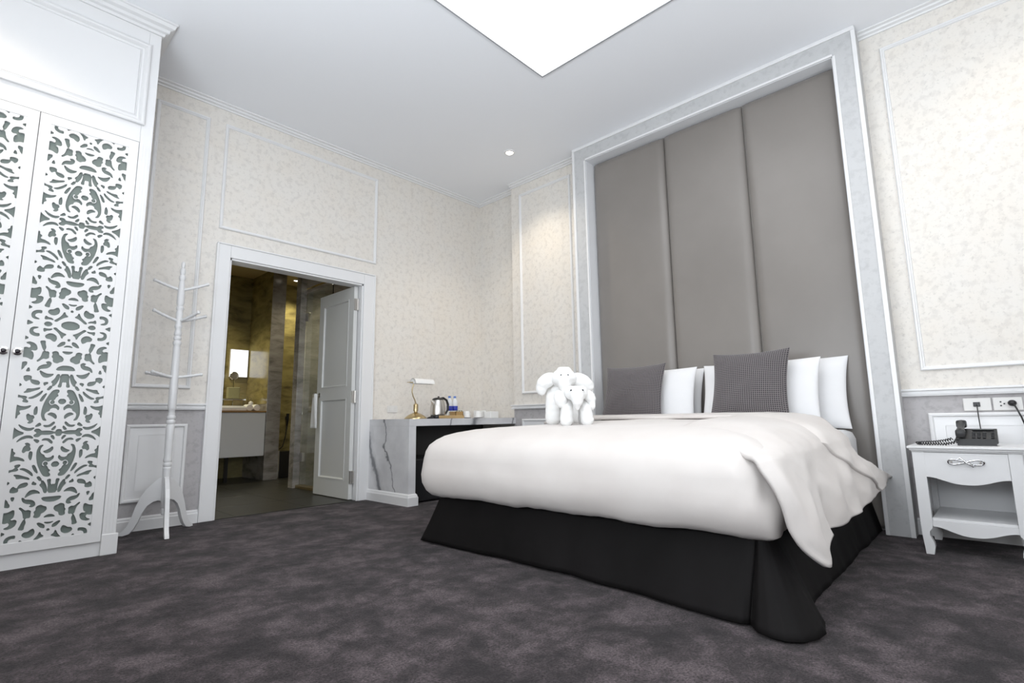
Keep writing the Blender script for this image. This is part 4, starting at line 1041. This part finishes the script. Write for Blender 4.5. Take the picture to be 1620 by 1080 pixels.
# banker's lamp
lx, ly = -1.085, -.33
lp = empty('desk_lamp', (lx, ly, DT), "brass desk lamp with a white glass trough shade on the marble desk", 'lamp')
G().lathe([(.112, 0), (.112, .006), (.104, .016), (.080, .034), (.052, .050), (.026, .060), (.017, .068), (.017, .076), (.024, .078), (.024, .140), (.020, .146), (.010, .152)], (lx, ly, DT), 32).build('base', M['brass'], lp, smooth=35)
G().tube([(lx, ly, DT + .15), (lx - .012, ly, DT + .185), (lx - .035, ly, DT + .225), (lx - .048, ly, DT + .265), (lx - .045, ly, DT + .300), (lx - .036, ly - .01, DT + .345)], .0055, 10).build('neck', M['brass'], lp, smooth=60)
g = G()
arc_ = [(-.050 * math.cos(a), .055 * math.sin(a)) for a in [math.pi * i / 12 for i in range(13)]]
outl = [(ly + p - .01, DT + .350 + q * .95) for p, q in arc_] + [(ly + p * .9 - .01, DT + .350 + q * .85) for p, q in arc_[::-1]]
n = len(outl); x0, x1 = lx - .048, lx + .190
g.v = [(x0, p, q) for p, q in outl] + [(x1, p, q) for p, q in outl]
for i in range(n): g.f.append((i, (i + 1) % n, n + (i + 1) % n, n + i))
h = n // 2
for i in range(h - 1): g.f.append((i, i + 1, n - 2 - i, n - 1 - i)); g.f.append((n + i, n + i + 1, n + n - 2 - i, n + n - 1 - i))
for xx, o in ((x0, 0), (x1, n)): g.v += [(xx, ly - .01, DT + .350)]; 
for i in range(12): g.f.append((i, i + 1, 2 * n)); g.f.append((n + i, n + i + 1, 2 * n + 1))
g.mi = [0] * len(g.f); g.build('shade', M['lampshade'], lp, smooth=50)
G().tube([(lx - .115, ly - .01, DT + .360), (lx - .06, ly - .01, DT + .360), (lx - .045, ly - .01, DT + .360)], [.003, .006, .007], 10).build('shade_arm', M['brass'], lp, smooth=60)
G().tube([(lx + .10, ly - .05, DT + .006), (lx + .135, ly - .05, DT + .010), (lx + .165, ly - .06, DT + .012), (lx + .185, ly - .05, DT + .006)], [.004, .012, .010, .005], 10).build('cord_switch', M['black'], lp, smooth=60)

# kettle on its base
kx, ky = -.815, -.34
kt = empty('electric_kettle', (kx, ky, DT), 'steel electric kettle with a black lid and curved black handle', 'kettle')
G().lathe([(.072, 0), (.075, .006), (.075, .030), (.070, .034)], (kx, ky, DT), 32).build('power_base', M['black'], kt, smooth=40)
G().lathe([(.070, .036), (.078, .042), (.079, .075), (.074, .13), (.066, .175), (.060, .190)], (kx, ky, DT), 36).build('body', M['steel'], kt, smooth=50)
G().tube([(kx - .050, ky - .01, DT + .150), (kx - .072, ky - .01, DT + .168), (kx - .092, ky - .01, DT + .186)], [.026, .020, .008], 12).build('spout', M['steel'], kt, smooth=60)
g = G().lathe([(.060, .190), (.056, .202), (.040, .212), (.018, .217), (.002, .218)], (kx, ky, DT), 28); g.ell((kx + .01, ky, DT + .222), (.012, .010, .009)); g.build('lid', M['black'], kt, smooth=50)
G().tube([(kx + .020, ky - .005, DT + .207), (kx + .060, ky - .015, DT + .212), (kx + .100, ky - .02, DT + .190), (kx + .118, ky - .022, DT + .145), (kx + .116, ky - .022, DT + .095), (kx + .095, ky - .018, DT + .055), (kx + .070, ky - .01, DT + .045)], [.010, .014, .015, .015, .014, .012, .010], 12, flat=.8).build('handle', M['black'], kt, smooth=60)
TX0, TX1, TY0, TY1 = -.905, -.715, -.64, -.47
ty = empty('wooden_tray', (-.81, -.55, DT), 'light wooden serving tray beside the kettle', 'tray')
G().box(TX0, TX1, TY0, TY1, DT + .001, DT + .010, .003).build('tray_board', M['wood'], ty)
for a, b, c, d in ((TX0, TX0 + .008, TY0, TY1), (TX1 - .008, TX1, TY0, TY1), (TX0 + .008, TX1 - .008, TY0, TY0 + .008), (TX0 + .008, TX1 - .008, TY1 - .008, TY1)): G().box(a, b, c, d, DT + .010, DT + .030, .002).build('rim', M['wood'], ty)
bk = empty('sachet_box', (-.50, -.29, DT), 'open brown wooden box of sachets in front of the water bottles', 'box')
bx0, bx1, by0, by1 = -.640, -.535, -.42, -.32
for a, b, c, d in ((bx0, bx0 + .006, by0, by1), (bx1 - .006, bx1, by0, by1), (bx0, bx1, by0, by0 + .006), (bx0, bx1, by1 - .006, by1)): G().box(a, b, c, d, DT + .001, DT + .072, .001).build('side', M['basket'], bk)
G().box(bx0, bx1, by0, by1, DT + .001, DT + .006).build('bottom', M['basket'], bk)
for i in range(6): G().box(bx0 + .012 + i * .017, bx0 + .016 + i * .017, by0 + .012, by1 - .012, DT + .008, DT + .080 + .004 * (i % 2)).build('sachet', [M['label'], M['olivebox']][i % 2], bk)
def bottle(x, y, label):
    b = empty('water_bottle', (x, y, DT), label, 'bottle', 'water bottles on the marble desk')
    G().lathe([(.020, 0), (.030, .004), (.031, .02), (.029, .03), (.031, .04), (.031, .085)], (x, y, DT), 20).build('lower_body', M['bottle'], b, smooth=40)
    G().lathe([(.0312, .085), (.0318, .086), (.0318, .135), (.0312, .136)], (x, y, DT), 20).build('label_band', M['blue'], b, smooth=40)
    G().lathe([(.031, .136), (.031, .165), (.026, .19), (.015, .212), (.013, .222)], (x, y, DT), 20).build('upper_body', M['label'], b, smooth=40)
    G().lathe([(.0145, .222), (.0145, .242), (.012, .244)], (x, y, DT), 16).build('cap', M['cap'], b, smooth=40)
bottle(-.545, -.205, 'left water bottle with a blue label behind the kettle handle'); bottle(-.465, -.200, 'right water bottle with a blue label behind the brown box')
def cup(x, y, label):
    c = empty('coffee_cup', (x, y, DT), label, 'cup', 'white cups on the marble desk')
    G().lathe([(.010, .001), (.040, .003), (.062, .012), (.060, .014), (.038, .006), (.010, .005)], (x, y, DT), 26).build('saucer', M['ceramic'], c, smooth=40)
    G().lathe([(.030, .078), (.034, .076), (.040, .030), (.041, .012), (.038, .010), (.030, .012)], (x, y, DT), 26).build('bowl', M['ceramic'], c, smooth=40)
    G().tube([(x + .038, y, DT + .060), (x + .058, y, DT + .055), (x + .060, y, DT + .035), (x + .040, y, DT + .028)], .004, 8).build('handle', M['ceramic'], c, smooth=60)
cup(-.437, -.36, 'upside down white cup on its saucer next to the wooden tray'); cup(-.262, -.36, 'upside down white cup on its saucer, nearer the white boxes')
tag(G().box(-.195, -.095, -.31, -.21, DT + .001, DT + .085, .004).build('napkin_box', M['ceramic']), 'white napkin box behind the other on the desk', 'box')
t_ = tag(G().box(-.150, -.025, -.44, -.335, DT + .001, DT + .074, .004).build('amenity_box', M['ceramic']), 'low white box at the right end of the desk row', 'box')
G().lathe([(.007, .001), (.007, .02), (.003, .024)], (.025, -.36, DT), 12).build('small_vial', M['blackmatte'])
tag(bpy.data.objects['small_vial'], 'tiny dark vial at the right end of the desk', 'bottle')

# ------------------------------------------------------------------ wall plates
def plate_y(x0, x1, z0, z1, label, holes):
    p = G().box(x0, x1, -.010, -.001, z0, z1, .003).build('wall_plate', M['plate']); tag(p, label, 'wall plate')
    for hx, hz in holes: G().box(hx - .012, hx + .012, -.013, -.0105, hz - .016, hz + .016, .002).build('rocker', M['plate'], p)
plate_y(-1.20, -1.08, .835, .905, 'white switch plate on the wall left of the desk lamp', [(-1.165, .87), (-1.115, .87)])
p1 = G().box(-.011, -.001, -4.560, -4.432, .760, .836, .004).build('telephone_outlet', M['plate']); tag(p1, 'white telephone outlet plate above the nightstand', 'outlet')
G().box(-.016, -.0115, -4.510, -4.478, .785, .812, .002).build('jack', M['black'], p1); bpy.data.objects['jack']['label'] = 'small dark phone jack'
p2 = G().box(-.011, -.001, -4.695, -4.567, .760, .836, .004).build('power_outlet', M['plate']); tag(p2, 'white power outlet plate with a black plug above the nightstand', 'outlet')
for dy, dz in ((-4.601, .810), (-4.601, .788), (-4.616, .799)):
    G().lathe([(.0045, -.013), (.0045, -.0105)], (0, dy, dz), 12, 'x').build('socket_hole', M['black'], p2)
pc = empty('bedside_plug', (-.03, -4.65, .80), 'black plug and cord in the right-hand outlet', 'cord')
G().ell((-.030, -4.650, .802), (.022, .020, .018)).build('plug', M['black'], pc, smooth=180)
G().tube([(-.045, -4.655, .798), (-.055, -4.665, .77), (-.050, -4.68, .72), (-.042, -4.695, .65), (-.036, -4.71, .50), (-.034, -4.72, .25), (-.034, -4.725, .02)], .0042, 8).build('cable', M['black'], pc, smooth=60)

# ------------------------------------------------------------------ nightstand
NX0, NX1, NY0, NY1 = -.560, -.075, -4.655, -4.212        # front, back, right, left
ns = empty('nightstand', (-.32, -4.43, 0), 'white nightstand with a curved drawer front and open shelf', 'nightstand')
NT = .572
g = G(); pr2 = [(-.024, 0), (-.018, -.014), (-.004, -.026), (0, -.028)]
for k, (o, z0, z1) in enumerate(((.020, NT - .014, NT), (.012, NT - .024, NT - .0141), (.004, NT - .032, NT - .0241))): g.box(NX0 - o, NX1 + .015, NY0 - o, NY1 + o, z0, z1, .004)
g.build('tabletop', M['white'], ns, smooth=40)
zt = NT - .0325
def leg_outline(sign):
    # straight inner edge with a cabriole hoof below the apron
    return [(0, zt), (.052, zt), (.052, .155), (.050, .138), (.036, .118), (.034, .100), (.042, .080), (.050, .060), (.052, .040), (.048, .022), (.044, .0), (.010, .0), (.008, .03), (.002, .1), (0, .2)]
for (yy, sg) in ((NY1, -1), (NY0, 1)):
    for (xa, xb) in ((NX0, NX0 + .045), (NX1 - .045, NX1)):
        G().prism([(yy + sg * a, z) for a, z in leg_outline(sg)], 'x', xa, xb).build('leg', M['white'], ns)
ya, yb = NY0 + .0525, NY1 - .0525
def wavy(zb, amp, ztop, n=25):
    pts = [(ya, ztop)] + [(ya + (yb - ya) * i / (n - 1), zb + amp * (.5 + .5 * math.cos(2 * math.pi * i / (n - 1))) ** 1.3) for i in range(n)] + [(yb, ztop)]
    return pts
dr = G().prism([(a + (.001 if i else .001), z) for i, (a, z) in enumerate(wavy(.373, .034, zt - .002))], 'x', NX0 + .002, NX0 + .020).build('drawer', M['white'], ns)
hx = NX0 - .006; hc = -4.436; hz = .492
hp = []
for i in range(33):
    t = 2 * math.pi * i / 32; hp.append((hx - .006 - .004 * math.sin(2 * t), hc + .073 * math.sin(t), hz + .013 * math.sin(2 * t)))
h_ = G().tube(hp, .0042, 8, cap=False)
h_.tube([(hx - .004, hc + .045, hz + .008), (hx - .010, hc + .02, hz + .022), (hx - .012, hc - .005, hz - .004), (hx - .010, hc - .028, hz - .022), (hx - .002, hc - .030, hz - .014)], .0036, 8)
h_.box(hx - .002, NX0 + .003, hc - .062, hc - .054, hz - .006, hz + .006); h_.box(hx - .002, NX0 + .003, hc + .054, hc + .062, hz - .006, hz + .006)
h_.build('handle', M['chrome'], dr, smooth=60)['label'] = 'twisted chrome bow handle'
G().box(NX0 + .022, NX1, ya, yb, .405, zt).build('drawer_box', M['white'], ns)
G().box(NX0 + .012, NX1, ya, yb, .176, .190, .002).build('shelf', M['white'], ns)
G().prism(wavy(.108, .038, .176), 'x', NX0 + .004, NX0 + .020).build('apron', M['white'], ns)
for yy in (NY0 + .012, NY1 - .024): G().box(NX0 + .045, NX1 - .045, yy, yy + .012, .12, zt).build('side_panel', M['white'], ns)
G().box(NX1 - .012, NX1 - .002, ya, yb, .12, .405).build('back_panel', M['white'], ns)

ph = empty('telephone', (-.36, -4.46, NT), 'black desk telephone on the nightstand with its coiled cord', 'telephone')
g = G(); g.prism([(-.44, NT + .012), (-.27, NT + .012), (-.27, NT + .085), (-.29, NT + .088), (-.44, NT + .036)], 'y', -4.572, -4.400); g.box(-.435, -.275, -4.565, -4.405, NT + .001, NT + .012); g.build('phone_base', M['phone'], ph)
def on_slope(t): return (-.44 + .15 * t, NT + .036 + .052 * t)
for r in range(4):
    for c in range(3):
        x, z = on_slope(.12 + r * .15); y = -4.475 - c * .022
        G().box(x - .006, x + .006, y - .007, y + .007, z + .0005, z + .006, .0015).build('key', M['key'], ph)
for r in range(4):
    x, z = on_slope(.12 + r * .15); G().box(x - .005, x + .005, -4.560, -4.546, z + .0005, z + .005, .0015).build('key', M['key'], ph)
x, z = on_slope(.86); G().box(x - .012, x + .010, -4.560, -4.470, z + .001, z + .006, .001).build('display', M['lcd'], ph)
# handset resting on the left of the base, earpiece end standing proud
hs = G(); hs.tube([(-.455, -4.425, NT + .072), (-.42, -4.425, NT + .082), (-.36, -4.425, NT + .098), (-.30, -4.425, NT + .118), (-.27, -4.425, NT + .118)], [.020, .017, .015, .018, .020], 14)
hs.box(-.475, -.425, -4.447, -4.403, NT + .046, NT + .088, .010); hs.box(-.310, -.255, -4.448, -4.402, NT + .092, NT + .136, .010)
hs.build('handset', M['phone'], ph, smooth=40)
cp = []
L_ = [(-.46, -4.415, NT + .050), (-.485, -4.40, NT + .020), (-.49, -4.36, NT + .010), (-.49, -4.30, NT + .010), (-.49, -4.25, NT + .010), (-.475, -4.232, NT + .012), (-.455, -4.25, NT + .014), (-.43, -4.30, NT + .016), (-.41, -4.35, NT + .024), (-.40, -4.385, NT + .036)]
dl = densify(L_, 240)
for i, p in enumerate(dl):
    t = i * .9; d = (dl[min(i + 1, 239)] - dl[max(i - 1, 0)]).normalized(); a = d.orthogonal().normalized(); b = d.cross(a); cp.append(p + (a * math.cos(t) + b * math.sin(t)) * .0065)
G().tube(cp, .0026, 5).build('coiled_cord', M['phone'], ph, smooth=60)
G().tube([(-.018, -4.494, .797), (-.030, -4.495, .775), (-.06, -4.496, .72), (-.12, -4.50, .64), (-.20, -4.50, NT + .02), (-.268, -4.50, NT + .015)], .0028, 6).build('phone_line', M['black'], ph, smooth=60)
